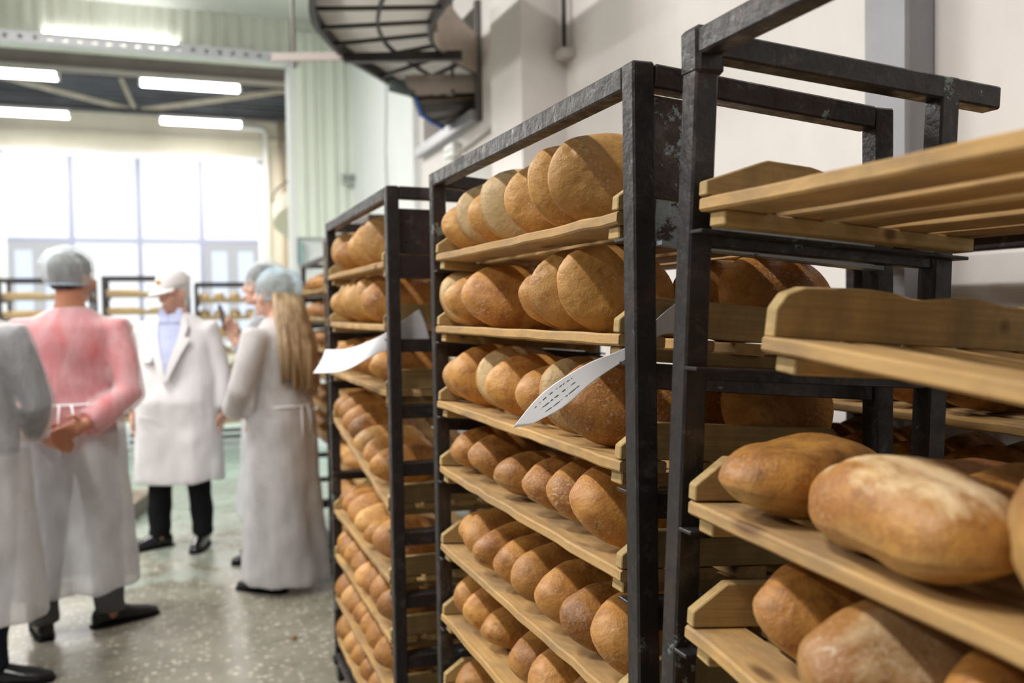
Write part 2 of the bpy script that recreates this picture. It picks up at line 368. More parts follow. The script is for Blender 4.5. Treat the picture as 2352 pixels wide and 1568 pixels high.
# fascia above the opening: ribbed sheets, slotted lip
def ribbed(x0, x1, z0, z1, y, pitch, depth, t=.004, back=.35):
    prof = []; x = x0
    while x < x1-1e-6:
        for dx, dy in ((0, 0), (.40, 0), (.5, 1), (.9, 1)): 
            if x+dx*pitch <= x1: prof.append((x+dx*pitch, y-dy*depth))
        x += pitch
    prof.append((x1, y))
    rows = [[(p[0], p[1], z) for p in prof] for z in (z0, z1)]
    rows2 = [[(p[0], p[1]+t, z) for p in prof] for z in (z0, z1)]
    m = MB().grid(rows); m.grid(rows2); return m
fascia = struct('wall_upper', MB().box(-7, XW, YF+.03, YF+.2, 4.05, 4.6), FASCIA, label='pale green ribbed sheet fascia over the opening')
x = -7.0
while x < 1.1:
    obj('panel', ribbed(x, min(x+1.02, 1.17), 4.14, 4.51, YF, .128, .02), FASCIA, fascia); x += 1.02
lp = MB().box(-7, 1.2, YF-.1, YF-.09, 4.04, 4.065).box(-7, 1.2, YF-.1, YF, 4.035, 4.042).box(-7, 1.2, YF-.1, YF-.09, 4.105, 4.14)
lp.box(-7, 1.2, YF-.09, YF, 4.112, 4.118)  # added shelf, keeps the strip tube's light out of the slots
x = -6.95
while x < 1.2: lp.box(x, x+.085, YF-.1, YF-.09, 4.065, 4.105); x += .128
obj('slotted_lip', lp, LIP, fascia)
jamb = struct('wall_jamb', MB().box(1.18, XW, YF+.03, YF+.25, 0, 4.1), WALL_WHITE, label='white jamb wall beside the opening')
for a, b in ((1.185, 1.5), (1.5, 1.83)): obj('panel', ribbed(a, b, 2.24, 4.38, YF-.01, .11, .028), GREEN, jamb)
obj('jamb_edge', MB().box(1.13, 1.185, YF-.01, YF+.25, .0, 4.1), WALL_WHITE, jamb)
obj('jamb_box', MB().box(1.2, 1.24, YF-.05, YF+.03, 1.95, 2.2), plain('teal_box', (.3, .45, .45), .5), jamb)
roof = struct('ceiling_far', MB().box(-7, XW, YF+.2, YB, 4.86, 4.95), ROOFM, label='dark roof of the far hall')
for k in range(22):
    obj('roof_rib', MB().box(-7, XW, YF+.35+k*.3, YF+.47+k*.3, 4.82, 4.86), ROOFM, roof)
struct('trim_1', MB().box(-7, XW, 10.95, 11.1, 4.17, 4.33).box(-7, XW, 10.9, 11.15, 4.155, 4.17), BEAM, label='brown steel beam under the far roof')
tr = thing('roof_truss', 'cream steel roof truss with diagonal struts under the dark roof', 'truss', (-.55, 14, 4.36))
def T(x, z): return (x+.55, 0, z-4.36)
obj('bottom_chord', MB().bar(T(-7, 4.37), T(1.84, 4.37), .05, .05), STEEL_FAR, tr)
obj('top_chord', MB().bar(T(-7, 4.84), T(1.84, 4.84), .05, .05), STEEL_FAR, tr)
for a, b in (((-.7, 4.82), (-.52, 4.38)), ((-2.25, 4.74), (-.6, 4.38)), ((-.44, 4.38), (1.75, 4.83)), ((-2.25, 4.74), (-3.9, 4.38))):
    obj('strut', MB().bar(T(*a), T(*b), .05, .06), CREAMSTEEL, tr)
pp = MB().tube([(1.5, YB-.09, 0.0), (1.5, YB-.09, 4.6), (1.47, YB-.09, 4.66), (1.4, YB-.09, 4.68), (.9, YB-.09, 4.68)], .045, 10)
tag(obj('wall_pipe', pp, plain('white_pipe', (.85, .85, .84), .4), smooth=True), 'white vertical pipe with an elbow beside the big window', 'pipe')
tag(obj('wall_pipe', MB().tube([(1.75, YB-.08, 0), (1.75, YB-.08, 4.85)], .035, 8), plain('ochre_pipe', (.62, .52, .4), .5), smooth=True), 'thin ochre vertical pipe in the corner of the far hall', 'pipe')

# ------------------------------------------------------------------ lamps
NTH0 = ['first', 'second', 'third']
def tube_lamp(loc, length, label, group=None, power=0, wide=.2, rotz=0, hang=.0):
    t = thing('ceiling_lamp', label, 'lamp', loc, (0, 0, rotz), group)
    obj('housing', MB().box(-length/2, length/2, -wide/2, wide/2, .05, .09), LAMPBODY, t)
    for s in (-1, 1):
        obj('tube', MB().tube([(-length/2+.03, s*wide*.25, .02), (length/2-.03, s*wide*.25, .02)], wide*.2, 10), TUBE, t, smooth=True)
    obj('end_cap', MB().box(-length/2, -length/2+.03, -wide/2, wide/2, -.01, .05), LAMPBODY, t)
    obj('end_cap', MB().box(length/2-.03, length/2, -wide/2, wide/2, -.01, .05), LAMPBODY, t)
    if hang:
        for s in (-1, 1): obj('hanger', MB().tube([(s*length*.3, 0, .09), (s*length*.3, 0, hang)], .006, 6), STEEL_FAR, t)
    if power:
        l = area_light((0, 0, -.06), (length, wide), power); l.parent = t
    return t
for (x, y, z, l_) in ((.215, 12.5, 4.40, 'between beam and truss, nearer the jamb'), (.405, 15.2, 4.47, 'between truss and window, nearer the jamb'), (-1.95, 12.5, 4.40, 'between beam and truss, farther from the jamb'), (-2.1, 15.2, 4.47, 'between truss and window, farther from the jamb')):
    tube_lamp((x, y, z), 1.25, 'glowing twin-tube lamp ' + l_, 'lamps of the far hall', 75, hang=4.82-z)
for n_, (x, y) in enumerate(((-1.25, 1.2), (-1.25, 4.2), (-1.25, 7.2), (-4.2, 1.2), (-4.2, 4.2), (-4.2, 7.2))):
    tube_lamp((x, y, 4.35), 1.5, 'twin-tube ceiling lamp, %s from the fascia in the row %s' % (NTH0[2-n_ % 3], 'over the aisle' if n_ < 3 else 'across the hall'), 'lamps of the near hall', LAMP_POWER, hang=.16, rotz=R(90))
lt = thing('strip_lamp', 'single bright tube lamp lying behind the slotted lip of the fascia', 'lamp', (-.55, YF-.055, 4.145))
obj('tube', MB().tube([(-.6, 0, 0), (.6, 0, 0)], .018, 8), TUBE, lt, smooth=True)
obj('end_cap', MB().box(-.64, -.6, -.022, .022, -.022, .022), LAMPBODY, lt); obj('end_cap', MB().box(.6, .64, -.022, .022, -.022, .022), LAMPBODY, lt)

# ------------------------------------------------------------------ trays
TW, TL = .425, .985
rnd = random.Random(3)
def slat_mesh(i, x0, x1, segs=16):
    m = MB(); r = random.Random(40+i); rings = []
    off = [r.uniform(-.0025, .0025) for _ in range(segs+1)]; bow = r.uniform(-.004, .004)
    for k in range(segs+1):
        y = TL*k/segs; d = off[k]; zz = bow*math.sin(math.pi*k/segs) + r.uniform(-.0008, .0008)
        e = .003
        rings.append([(x0+d+e, y, -.018+zz), (x1+d*.6-e, y, -.018+zz), (x1+d*.6, y, -.018+e+zz), (x1+d*.6, y, -e+zz), (x1+d*.6-e, y, zz), (x0+d+e, y, zz), (x0+d, y, -e+zz), (x0+d, y, -.018+e+zz)])
    return m.loft(rings).mesh('slat', WOOD)
SX = [(0, .078), (.108, .165), (.198, .255), (.285, .342), (.368, TW)]
SLATS = [[slat_mesh(i*7+j, *SX[i]) for i in range(5)] for j in range(3)]
def board_mesh(rounded=False, h=.058):
    if rounded:
        prof = [(0, .012), (0, h*.55), (.012, h*.85), (.035, h)] + [(.1+.03*k, h+.004*math.sin(k*1.3)) for k in range(1, 10)] + [(TW-.03, h), (TW, h*.55), (TW, .0), (0, .0)]
    else:
        prof = [(0, .002), (0, .022), (.045, h), (TW-.045, h), (TW, .022), (TW, .002)]
    return MB().prism(prof, 'y', 0, .019).mesh('end_board', WOOD_BOARD, bevel=.0015)
BOARD, BOARD_R = board_mesh(), board_mesh(True, .058)
HUMP = MB().prism([(0, .002), (0, .02), (.09, .056), (.16, .055), (.3, .03), (TW, .02), (TW, .002)], 'y', 0, .019).mesh('end_board', WOOD_BOARD, bevel=.0015)
CROSS = MB().box(.008, TW-.006, 0, .035, -.038, -.0185).mesh('crossbar', WOOD_BOARD, bevel=.002)
def tray(loc, rot, label, group=None, boards=(True, True), bmesh_=None, slats=5):
    t = thing('bread_tray', label, 'tray', loc, rot, group); j = rnd.randrange(3)
    for i in range(slats): link('slat', SLATS[j][i], t)
    link('crossbar', CROSS, t, (.003, .012, 0)); link('crossbar', CROSS, t, (.003, TL-.047, 0))
    bm_ = bmesh_ or BOARD
    if boards[0]: link('end_board', bm_, t, (0, 0, 0))
    if boards[1]: link('end_board', bm_, t, (0, TL-.019, 0))
    return t

# ------------------------------------------------------------------ racks
TIERS = [1.59, 1.412, 1.226, 1.064, .869, .69, .517, .345, .19]
PW = .035
class Rack:
    def __init__(s, x0, y0, ln, wd, top, lean=0., tilt=0., drop=0.):
        s.x0, s.y0, s.ln, s.wd, s.top, s.lean, s.tilt, s.drop = x0, y0, ln, wd, top, lean, tilt, drop
    def P(s, a, b, z):      # a across (0 front), b along (0 near), z height
        return Vector((s.x0 + a*s.wd + s.lean*(z-1.6), s.y0 + b*s.ln, z - s.tilt*a*s.wd))
    def build(s, label, mat, plates=(), tiers=TIERS, pw=PW, collar=False, rear_top=True, channel=None, rail_h=.036, ext=None):
        base = s.P(.5, .5, 0); base.z = 0
        t = thing('bread_rack', label, 'rack', base)
        L = lambda a, b, z: s.P(a, b, z) - base
        h = pw/2; ia, ib = h/s.wd, h/s.ln
        for a in (ia, 1-ia):
            for b in (ib, 1-ib):
                obj('post', MB().bar(L(a, b, .09+s.tilt*a*s.wd), L(a, b, s.top), pw, pw, (0, 1, 0)), mat, t, bevel=.003)
                w_ = obj('caster', MB().bar(L(a, b, .07+s.tilt*a*s.wd)+Vector((0, 0, .02)), L(a, b, .07+s.tilt*a*s.wd)+Vector((0, 0, .0)), .05, .05, (0, 1, 0)), mat, t)
                c = L(a, b, 0); c.z = .036
                obj('wheel', MB().tube([c+Vector((-.013, 0, 0)), c+Vector((.013, 0, 0))], .036, 14), SHOE, w_, smooth=False)
        for z, nm in ((s.top-h, 'top_rail'), (.1, 'bottom_rail')):
            e = pw*.98
            for a in ((ia, 1-ia) if rear_top or nm != 'top_rail' else (ia,)): obj(nm, MB().bar(L(a, 2*ib, z), L(a, 1-2*ib, z), e, e), mat, t, bevel=.003)
            for b in (ib, 1-ib): obj(nm, MB().bar(L(2*ia, b, z), L(ext if ext and nm == 'top_rail' else 1-2*ia, b, z), e, e), mat, t, bevel=.003)
        for z in tiers:
            for b, sg in ((ib, 1), (1-ib, -1)):
                zz = z - .04 - rail_h/2
                m = MB()
                if not (channel and z == tiers[0] and sg == 1): m.bar(L(2*ia, b, zz), L(1-2*ia, b, zz), pw*.6, rail_h)
                m.bar(L(0, b, z-.0425)+Vector((0, sg*.03, 0)), L(1, b, z-.0425)+Vector((0, sg*.03, 0)), .03, .005)
                obj('tray_rail', m, mat, t, bevel=.001)
        if channel:
            m = MB().bar(L(2*ia, ib*.4, tiers[0]-.016), L(1-2*ia, ib*.4, tiers[0]-.016), .006, .062); m.bar(L(2*ia, ib*.0, tiers[0]-.047), L(1-2*ia, 0, tiers[0]-.047), .03, .006)
            obj('channel_rail', m, channel, t)
        for (b, z0, z1, pm) in plates:
            yb = ib if b == 0 else 1-ib
            obj('end_plate', MB().add([L(2*ia, yb, z0), L(.3, yb, z0), L(.3, yb, z1), L(2*ia, yb, z1)] + [p+Vector((0, .006, 0)) for p in (L(2*ia, yb, z0), L(.3, yb, z0), L(.3, yb, z1), L(2*ia, yb, z1))],
                [(0,1,2,3),(7,6,5,4),(0,4,5,1),(1,5,6,2),(2,6,7,3),(3,7,4,0)]), pm, t)
        if collar:
            p = L(ia, 1-ib, s.top)
            obj('weld_collar', MB().bar(p+Vector((0, 0, .004)), p-Vector((0, 0, .06)), pw*1.25, pw*1.3, (0, 1, 0)), mat, t, bevel=.006)
        s.t = t; return t
    def tray_at(s, z, label, group=None, dy=0., yaw=0., pitch=0., dx=0., dz=0., **k):
        p = s.P(0, 0, z); p.x += dx + math.sin(yaw)*TL; p.y = s.y0 + (s.ln-TL)/2 + dy; p.z += dz
        e = Euler((pitch, s.tilt, yaw))
        return tray(p, e, label, group, **k)

RM = Rack(.598, 1.118, 1.088, .46, 1.795, 0, .09)
RL = Rack(.54, 2.435, 1.10, .46, 1.795, 0, .02)
RR = Rack(.632, -.03, 1.088, .45, 1.815, .052, .075)
RK = Rack(.745, 3.72, 1.26, .46, 1.855, 0, 0)
RJ = Rack(.79, 5.25, 1.05, .46, 1.78, 0, 0)
RN = Rack(1.27, .87, 1.09, .45, 1.60, 0, 0)
RM.build('dark steel rack crowded with standing loaves, its end plate peeling to blue paint', STEEL, plates=[(0, 1.61, 1.755, STEEL_PEEL)], channel=STEEL_CHAN, rear_top=False)
RL.build('dark steel rack with a plain brown end plate and a folded paper sheet in it', STEEL, plates=[(0, 1.61, 1.735, STEEL_BROWN)], channel=STEEL_BROWN)
RR.build('leaning dark steel rack holding the empty slatted tray and the tilted tray', STEEL, collar=True, rear_top=False, ext=1.18, rail_h=.018, tiers=[1.59, 1.412, 1.2, 1.04, .869, .69, .517, .345, .19])
RK.build('slender weathered rack with rust-brown posts beside the long-haired person', STEEL_RUST, pw=.03, tiers=[z-.02 for z in TIERS])
RJ.build('dark grey rack of brown loaves behind the weathered slender rack', STEEL_FAR, pw=.03)
RN.build('dark steel rack standing between the leaning rack and the side wall', STEEL, tiers=[1.43, 1.25, 1.07, .89, .7, .52, .34, .19])

# ------------------------------------------------------------------ loaves
LOAF_W = m_loaf('crust_pale_bottom', (.56, .285, .07), (.44, .19, .038), (.3, .13, .03), (.64, .5, .27), .4, 0, .8)
LOAF_S = m_loaf('crust_scraped', (.52, .26, .06), (.38, .15, .026), (.2, .065, .011), (.54, .33, .11), .3, .8)
LOAF_F = m_loaf('crust_floury', (.55, .31, .1), (.4, .18, .04), (.25, .1, .02), (.6, .42, .18), .6, .5)
LOAF_K = m_loaf('crust_dark_shiny', (.36, .15, .03), (.26, .085, .014), (.12, .035, .006), (.45, .25, .08), .2)
def loaf_verts(seed, a, b, h, amp=.004, nu=44, nv=26, pw=2.25, taper=0.):
    off = Vector((seed*3.7, seed*1.3, seed*5.1)); rings = []
    for i in range(nv+1):
        th = -math.pi/2 + math.pi*(i+.0)/nv
        th = max(-math.pi/2+.02, min(math.pi/2-.02, th))
        c = math.cos(th); sgn = math.sin(th)
        r = c**.62
        z = (sgn**.95)*h*.62 if sgn >= 0 else -(abs(sgn)**1.5)*h*.38
        ring = []
        for k in range(nu):
            u = 2*math.pi*k/nu; cu, su = math.cos(u), math.sin(u)
            q = (abs(cu)**pw + abs(su)**pw)**(-1/pw)
            p = Vector((a*r*q*cu, b*r*q*su*(1+taper*cu), z))
            d = noise.noise(p*14+off)*amp*1.3 + noise.noise(p*34+off)*amp*.45 + noise.noise(p*5+off)*amp*1.6
            n_ = Vector((p.x/a**2, p.y/b**2, p.z/(h*.5)**2)); n_ = n_.normalized() if n_.length else Vector((0, 0, 1))
            if z < 0 and r < .93:
                c_ = noise.voronoi(Vector((p.x*24+off.x, p.y*24+off.y, off.z)))[0][0]
                d -= max(0., .42-c_)*.011*(.5+noise.noise(p*9+off))
            ring.append(p + n_*d)
        rings.append(ring)
    return rings
def loaf_mesh(seed, a, b, h, mat, **k):
    return MB().loft(loaf_verts(seed, a, b, h, **k)).mesh('loaf', mat, smooth=True)
LM = {}
for i in range(7):
    r = random.Random(100+i)
    LM['g%d' % i] = loaf_mesh(i, r.uniform(.116, .126), r.uniform(.066, .075), r.uniform(.078, .09), LOAF, taper=r.uniform(-.1, .1), pw=2.1)
    LM['d%d' % i] = loaf_mesh(i+20, r.uniform(.115, .128), r.uniform(.06, .068), r.uniform(.08, .092), LOAF_D, taper=r.uniform(-.12, .12), pw=2.0)
for i in range(3):
    LM['r%d' % i] = loaf_mesh(i+40, .119, .083, .074, LOAF)                  # broad flat ones
    LM['p%d' % i] = loaf_mesh(i+50, .12+.006*i, .06, .08, LOAF_P)
    LM['b%d' % i] = loaf_mesh(i+60, .2+.02*i, .04, .06, LOAF_B, nu=20, nv=11)
for i in range(3): LM['h%d' % i] = loaf_mesh(i+70, (.118, .128, .122)[i], (.066, .061, .064)[i], .082, LOAF_D, nu=56, nv=32, taper=(.06, -.1, .12)[i], amp=.005)
for i, (kd_, m_) in enumerate((('hs', LOAF_S), ('hf', LOAF_F), ('hk', LOAF_K))): LM[kd_] = loaf_mesh(i+80, (.127, .128, .124)[i], (.062, .062, .064)[i], .082, m_, nu=56, nv=32, taper=(-.1, .08, .1)[i], amp=.005)
for i in range(2): LM['w%d' % i] = loaf_mesh(i+90, .119, .082, .074, LOAF_W)
COUNT = [0]
def loaf(frame, x, y, kind, lean=0., yaw=0., pitch=0., label='', group='', s=1.0, dz=0., zfix=None):
    """frame: tray object; x,y centre on the tray; rests on the slats"""
    me = LM[kind]; M = Matrix.Rotation(yaw, 3, 'Z') @ Matrix.Rotation(pitch, 3, 'Y') @ Matrix.Rotation(lean, 3, 'X')
    zmin = min((M @ v.co).z for v in me.vertices)*s
    fm = Matrix.LocRotScale(frame.location, frame.rotation_euler, None)
    W_ = fm @ Matrix.Translation((x, y, -zmin+dz if zfix is None else zfix)) @ M.to_4x4() @ Matrix.Scale(s, 4)
    o = link('loaf', me); o.matrix_world = W_
    COUNT[0] += 1
    return tag(o, label, 'bread', group)

ORD = ['topmost', 'second', 'third', 'fourth', 'fifth', 'sixth', 'seventh', 'eighth', 'ninth']
NTH = ['first', 'second', 'third', 'fourth', 'fifth', 'sixth', 'seventh', 'eighth', 'ninth', 'tenth']
LOOK = {'g': 'golden', 'd': 'darker brown', 'r': 'broad golden', 'p': 'pale gold', 'h': 'big brown', 'w': 'pale-bottomed'}
def row(rack_name, tr_, tier, specs, state='leaning', end='the plated end'):
    grp = 'loaves on the %s tray of the %s' % (ORD[tier], rack_name)
    order = sorted(range(len(specs)), key=lambda i: specs[i][1])
    for n_, i in enumerate(order):
        sp = specs[i]
        lab = '%s loaf %s, %s from %s, %s tray, %s' % (LOOK[sp[2][0]], state, NTH[n_], end, ORD[tier], rack_name)
        loaf(tr_, sp[0], sp[1], sp[2], R(sp[3]), R(sp[4]), label=lab, group=grp, s=sp[5] if len(sp) > 5 else 1.0)

# ---- middle rack (peeling blue plate)
MN = 'blue-peeling rack'
mt = [RM.tray_at(TIERS[i], 'slatted pine tray, %s in the blue-peeling rack' % ORD[i]) for i in range(8)]
y0 = RM.y0 + (RM.ln-TL)/2
def ys(*a): return [v-y0 for v in a]
rv = random.Random(11)
def mrow(tier, Y, kinds, leans, yaws, xs=None, ss=None, state='on edge'):
    n = len(Y); xs = xs or [.115]*n; ss = ss or [1]*n
    row(MN, mt[tier], tier, [(xs[i], Y[i]-y0, kinds[i], leans[i], yaws[i], ss[i]) for i in range(n)], state=state)
mrow(0, [2.085, 1.98, 1.89, 1.765, 1.645, 1.495, 1.40], ['g0', 'w1', 'g2', 'w0', 'r1', 'r2', 'r0'], [-108, -104, -103, -97, -102, -98, -96], [-4, 0, 3, -6, 0, 2, -2], xs=[.11, .115, .115, .105, .11, .1, .105], ss=[1, 1, 1, 1.02, .97, 1.02, 1.04])
mrow(1, [2.12, 2.03, 1.885, 1.61, 1.49, 1.385], ['w0', 'g3', 'g4', 'g5', 'r1', 'r2'], [-104, 68, 60, -110, -98, -99], [5, 0, -6, 10, -3, 0], xs=[.1, .105, .115, .12, .095, .1], ss=[.92, 1, 1.05, .95, .93, .94])
mrow(2, [2.10, 2.01, 1.875, 1.755, 1.61, 1.475, 1.34], ['g1', 'g6', 'w1', 'g2', 'g5', 'w0', 'g4'], [-108, 66, -105, 62, 60, -106, 62], [0, -4, 0, -6, 4, 3, -3], xs=[.115, .11, .115, .11, .115, .1, .105], ss=[1, 1.03, .92, 1.03, .98, .92, 1.05])
mrow(3, [2.09, 1.955, 1.75, 1.585, 1.46, 1.325], ['d0', 'd4', 'd1', 'd5', 'g0', 'g6'], [22, 34, 8, 30, 40, 46], [22, 16, 16, 16, 12, 8], xs=[.12, .12, .12, .11, .11, .11], ss=[1.05, 1.02, 1.05, 1.02, 1.05, 1.08], state='lying')
mrow(4, [2.085, 1.985, 1.88, 1.76, 1.63, 1.51, 1.39, 1.27], ['g1', 'g4', 'd6', 'd2', 'g5', 'g3', 'd4', 'g6'], [40, 42, 40, 34, 44, 42, 44, 46], [14, 14, 12, 15, 12, 12, 10, 10], xs=[.12, .115, .11, .115, .105, .11, .105, .11], ss=[.88, .94, 1.0, 1.02, 1.02, 1.02, 1.02, 1.02])
mrow(5, [2.09, 2.0, 1.895, 1.69, 1.54, 1.42, 1.30], ['g2', 'g3', 'd5', 'd3', 'g4', 'g0', 'g1'], [56, 50, 18, 18, 40, 44, 42], [8, 6, 14, 20, 12, 12, 10], xs=[.115, .12, .12, .12, .115, .115, .115], ss=[.95, .95, .95, 1.15, 1.05, 1.05, 1.05])
mrow(6, [2.04, 1.91, 1.74, 1.58, 1.44, 1.30], ['g5', 'd6', 'd0', 'g2', 'g1', 'g3'], [14, 20, 15, 34, 40, 40], [8, 10, 12, 10, 10, 10], state='lying')
mrow(7, [2.03, 1.88, 1.72, 1.56, 1.42, 1.28], ['g5', 'g6', 'd0', 'g2', 'g1', 'g3'], [20, 24, 15, 30, 40, 40], [8, 10, 12, 4, 0, 0], state='lying')
for tier in range(7):
    Ys = [1.27, 1.42, 1.6, 1.78, 1.95]
    if tier == 0: Ys = []
    kk = ['d%d' % rv.randrange(7) for _ in Ys]
    if tier in (1, 2, 3): kk[0] = 'r1'; kk[1] = 'r0'
    if Ys: row(MN, mt[tier], tier, [(.34+rv.uniform(-.004, .006), Y-y0, kk[i], (78 if kk[i][0] == 'r' else rv.uniform(52, 66)), rv.uniform(-5, 5), (.94 if kk[i][0] == 'r' else .82)) for i, Y in enumerate(Ys)], state='behind')

# ---- left rack (brown plate, folded paper)
LN = 'brown-plate rack'
lt_ = []
for i in range(9):
    k = {}
    if i == 3: k = dict(pitch=R(8.8), dz=-.165)      # one end has slipped a rail lower
    lt_.append(None if i == 4 else RL.tray_at(TIERS[i], ('slatted pine tray with one end slipped down a rail in the brown-plate rack' if i == 3 else 'slatted pine tray, %s in the brown-plate rack' % ORD[i]), **k))
def lrow(tier, loc, kinds, leans, yaws, xs=None, ss=None, state='leaning'):
    n = len(loc); row(LN, lt_[tier], tier, [((xs[i] if xs else .11), loc[i], kinds[i], leans[i], yaws[i], ss[i] if ss else 1) for i in range(n)], state=state)
lrow(0, [.88, .78, .52, .41, .29], ['r0', 'g1', 'g2', 'r1', 'r2'], [-104, 70, -103, -100, -98], [0, 0, 3, 2, -3], state='on edge')
lrow(1, [.86, .77, .66, .55, .43, .27], ['g3', 'r0', 'r1', 'g4', 'r2', 'g6'], [-108, -104, -103, -102, -100, 66], [0, 3, 0, -3, 2, 0], state='on edge')
lrow(2, [.88, .72, .5, .36, .2], ['g0', 'g2', 'g5', 'r1', 'g1'], [50, 40, 58, 62, 40], [5, 10, 4, 0, 6], state='leaning')
lrow(3, [.90, .82, .70, .60, .48, .35, .2], ['d1', 'g0', 'g3', 'd4', 'p0', 'g2', 'd2'], [50, 50, 45, 48, 25, 20, 40], [4, 0, 5, 2, 0, 6, 0])
lrow(5, [.89, .795, .70, .60, .49, .36, .2], ['d3', 'g1', 'd5', 'g4', 'p1', 'd0', 'g6'], [48, 52, 52, 54, 54, 15, 50], [4, 0, 2, -3, 3, 8, 0], ss=[.92, .92, .92, .95, .95, .95, .95])
lrow(6, [.89, .80, .70, .58, .47, .35, .23, .12], ['g0', 'd1', 'g5', 'g2', 'p2', 'g3', 'g6', 'd2'], [50, 55, 60, 45, 50, 55, 60, 58], [0, 3, 0, -3, 3, 0, 2, 0])
lrow(7, [.88, .79, .69, .58, .46, .34, .2], ['g4', 'p0', 'g1', 'd3', 'g0', 'g2', 'g5'], [50, 55, 55, 50, 45, 55, 50], [0, 3, 5, -3, 3, 0, 2])
lrow(8, [.88, .76, .62, .48, .34, .2], ['g4', 'p0', 'g1', 'd3', 'g0', 'g2'], [50, 45, 45, 40, 45, 40], [0, 3, 5, -3, 3, 0])

# ---- leaning rack at the right
RNAME = 'leaning rack'
rt = {}
rt[0] = RR.tray_at(TIERS[0], 'empty slatted pine tray with hump-shaped end board, topmost in the leaning rack', bmesh_=HUMP)
rt[1] = RR.tray_at(TIERS[1], 'empty slatted pine tray with flour-rubbed end boards, tilting out of the leaning rack', dy=-.15, pitch=R(5.2), dz=-.085, dx=-.01, bmesh_=BOARD_R)
rt[2] = RR.tray_at(1.2, 'slatted pine tray of big floury loaves, third in the leaning rack', yaw=R(-4), dx=.0)
rt[3] = RR.tray_at(1.04, 'slatted pine tray of big floury loaves, fourth in the leaning rack', yaw=R(-8), dx=.0, slats=4)
rt[4] = RR.tray_at(TIERS[4], 'slatted pine tray in shadow, fifth in the leaning rack')
def rrow(tier, specs):
    grp = 'loaves on the %s tray of the leaning rack' % ORD[tier]
    for (x, y, kind, lean, yaw, pitch, s, lab) in specs:
        loaf(rt[tier], x, y, kind, R(lean), R(yaw), R(pitch), label=lab, group=grp, s=s)
rrow(2, [(.105, .885, 'h0', 4, 14, 0, 1.06, 'plump brown loaf beside the end board, third tray of the leaning rack'),
         (.068, .665, 'hs', -6, 82, 0, 1.14, 'loaf with a pale scraped top lying along the third tray edge, leaning rack'),
         (.335, .86, 'hk', 5, 4, 0, .95, 'dark shiny loaf at the back of the third tray, leaning rack'),
         (.25, .70, 'h0', 10, 12, 0, .95, 'low loaf behind the scraped loaf on the third tray, leaning rack'),
         (.055, .455, 'h2', 48, 38, 0, 1.1, 'tipped loaf with a floury bottom seam on the third tray, leaning rack'),
         (.32, .56, 'h1', 15, 12, 0, 1.0, 'loaf in the back row beside the tipped loaf, third tray, leaning rack')])
rrow(3, [(.15, .86, 'h1', 34, 22, 0, 1.12, 'brown loaf nearest the end board on the fourth tray, leaning rack'),
         (.115, .69, 'hf', 34, 20, 0, 1.14, 'pale floury loaf in the middle of the fourth tray, leaning rack'),
         (.15, .56, 'h0', 34, 22, 0, 1.1, 'cracked brown loaf farthest from the end board on the fourth tray, leaning rack'),
         (.17, .43, 'h1', 30, 22, 0, 1.05, 'brown loaf beyond the cracked one on the fourth tray, leaning rack')])
row(RNAME, rt[4], 4, [(.15, .85, 'd2', 20, 5), (.15, .7, 'd4', 25, 5)], state='in shadow', end='the open end')

# ---- slender weathered rack, dark grey rack, rack by the wall
kn = 'slender rack'
for i in range(8):
    t_ = RK.tray_at(TIERS[i]-.02, 'slatted pine tray, %s in the slender weathered rack' % ORD[i], dy=.1)
    if i in (1, 2, 3, 4, 5, 6, 7):
        row(kn, t_, i, [(.12, yy, ('p0', 'p1', 'p2')[(k+i) % 3], rv.uniform(25, 55), rv.uniform(-5, 8)) for k, yy in enumerate((.86, .74, .6, .46))], end='the brown-plate rack')
jn = 'dark grey rack'
for i in range(6):
    t_ = RJ.tray_at(TIERS[i], 'slatted pine tray, %s in the dark grey rack' % ORD[i])
    row(jn, t_, i, [(.13, yy, 'd%d' % rv.randrange(7), rv.uniform(15, 45), rv.uniform(-5, 8)) for yy in (.86, .7, .55, .4)], end='the slender rack')
nn = 'wall-side rack'
for i, z_ in enumerate((1.64, 1.43, 1.25, 1.07, .89)):
    t_ = RN.tray_at(z_, 'slatted pine tray, %s in the %s' % (ORD[i], nn))
    if i == 0: row(nn, t_, i, [(.13, .26, 'p1', 12, 5), (.2, .1, 'd3', 12, 5)], state='lying', end='the open end')
    elif i > 1:
        row(nn, t_, i, [(.11, yy, 'd%d' % rv.randrange(7), rv.uniform(30, 55), 5) for yy in (.88, .74, .6, .46, .32)], state='leaning', end='the open end')
        row(nn, t_, i, [(.32, yy, 'd%d' % rv.randrange(7), rv.uniform(30, 55), 5, .85) for yy in (.86, .7, .54, .4)], state='in back', end='the open end')

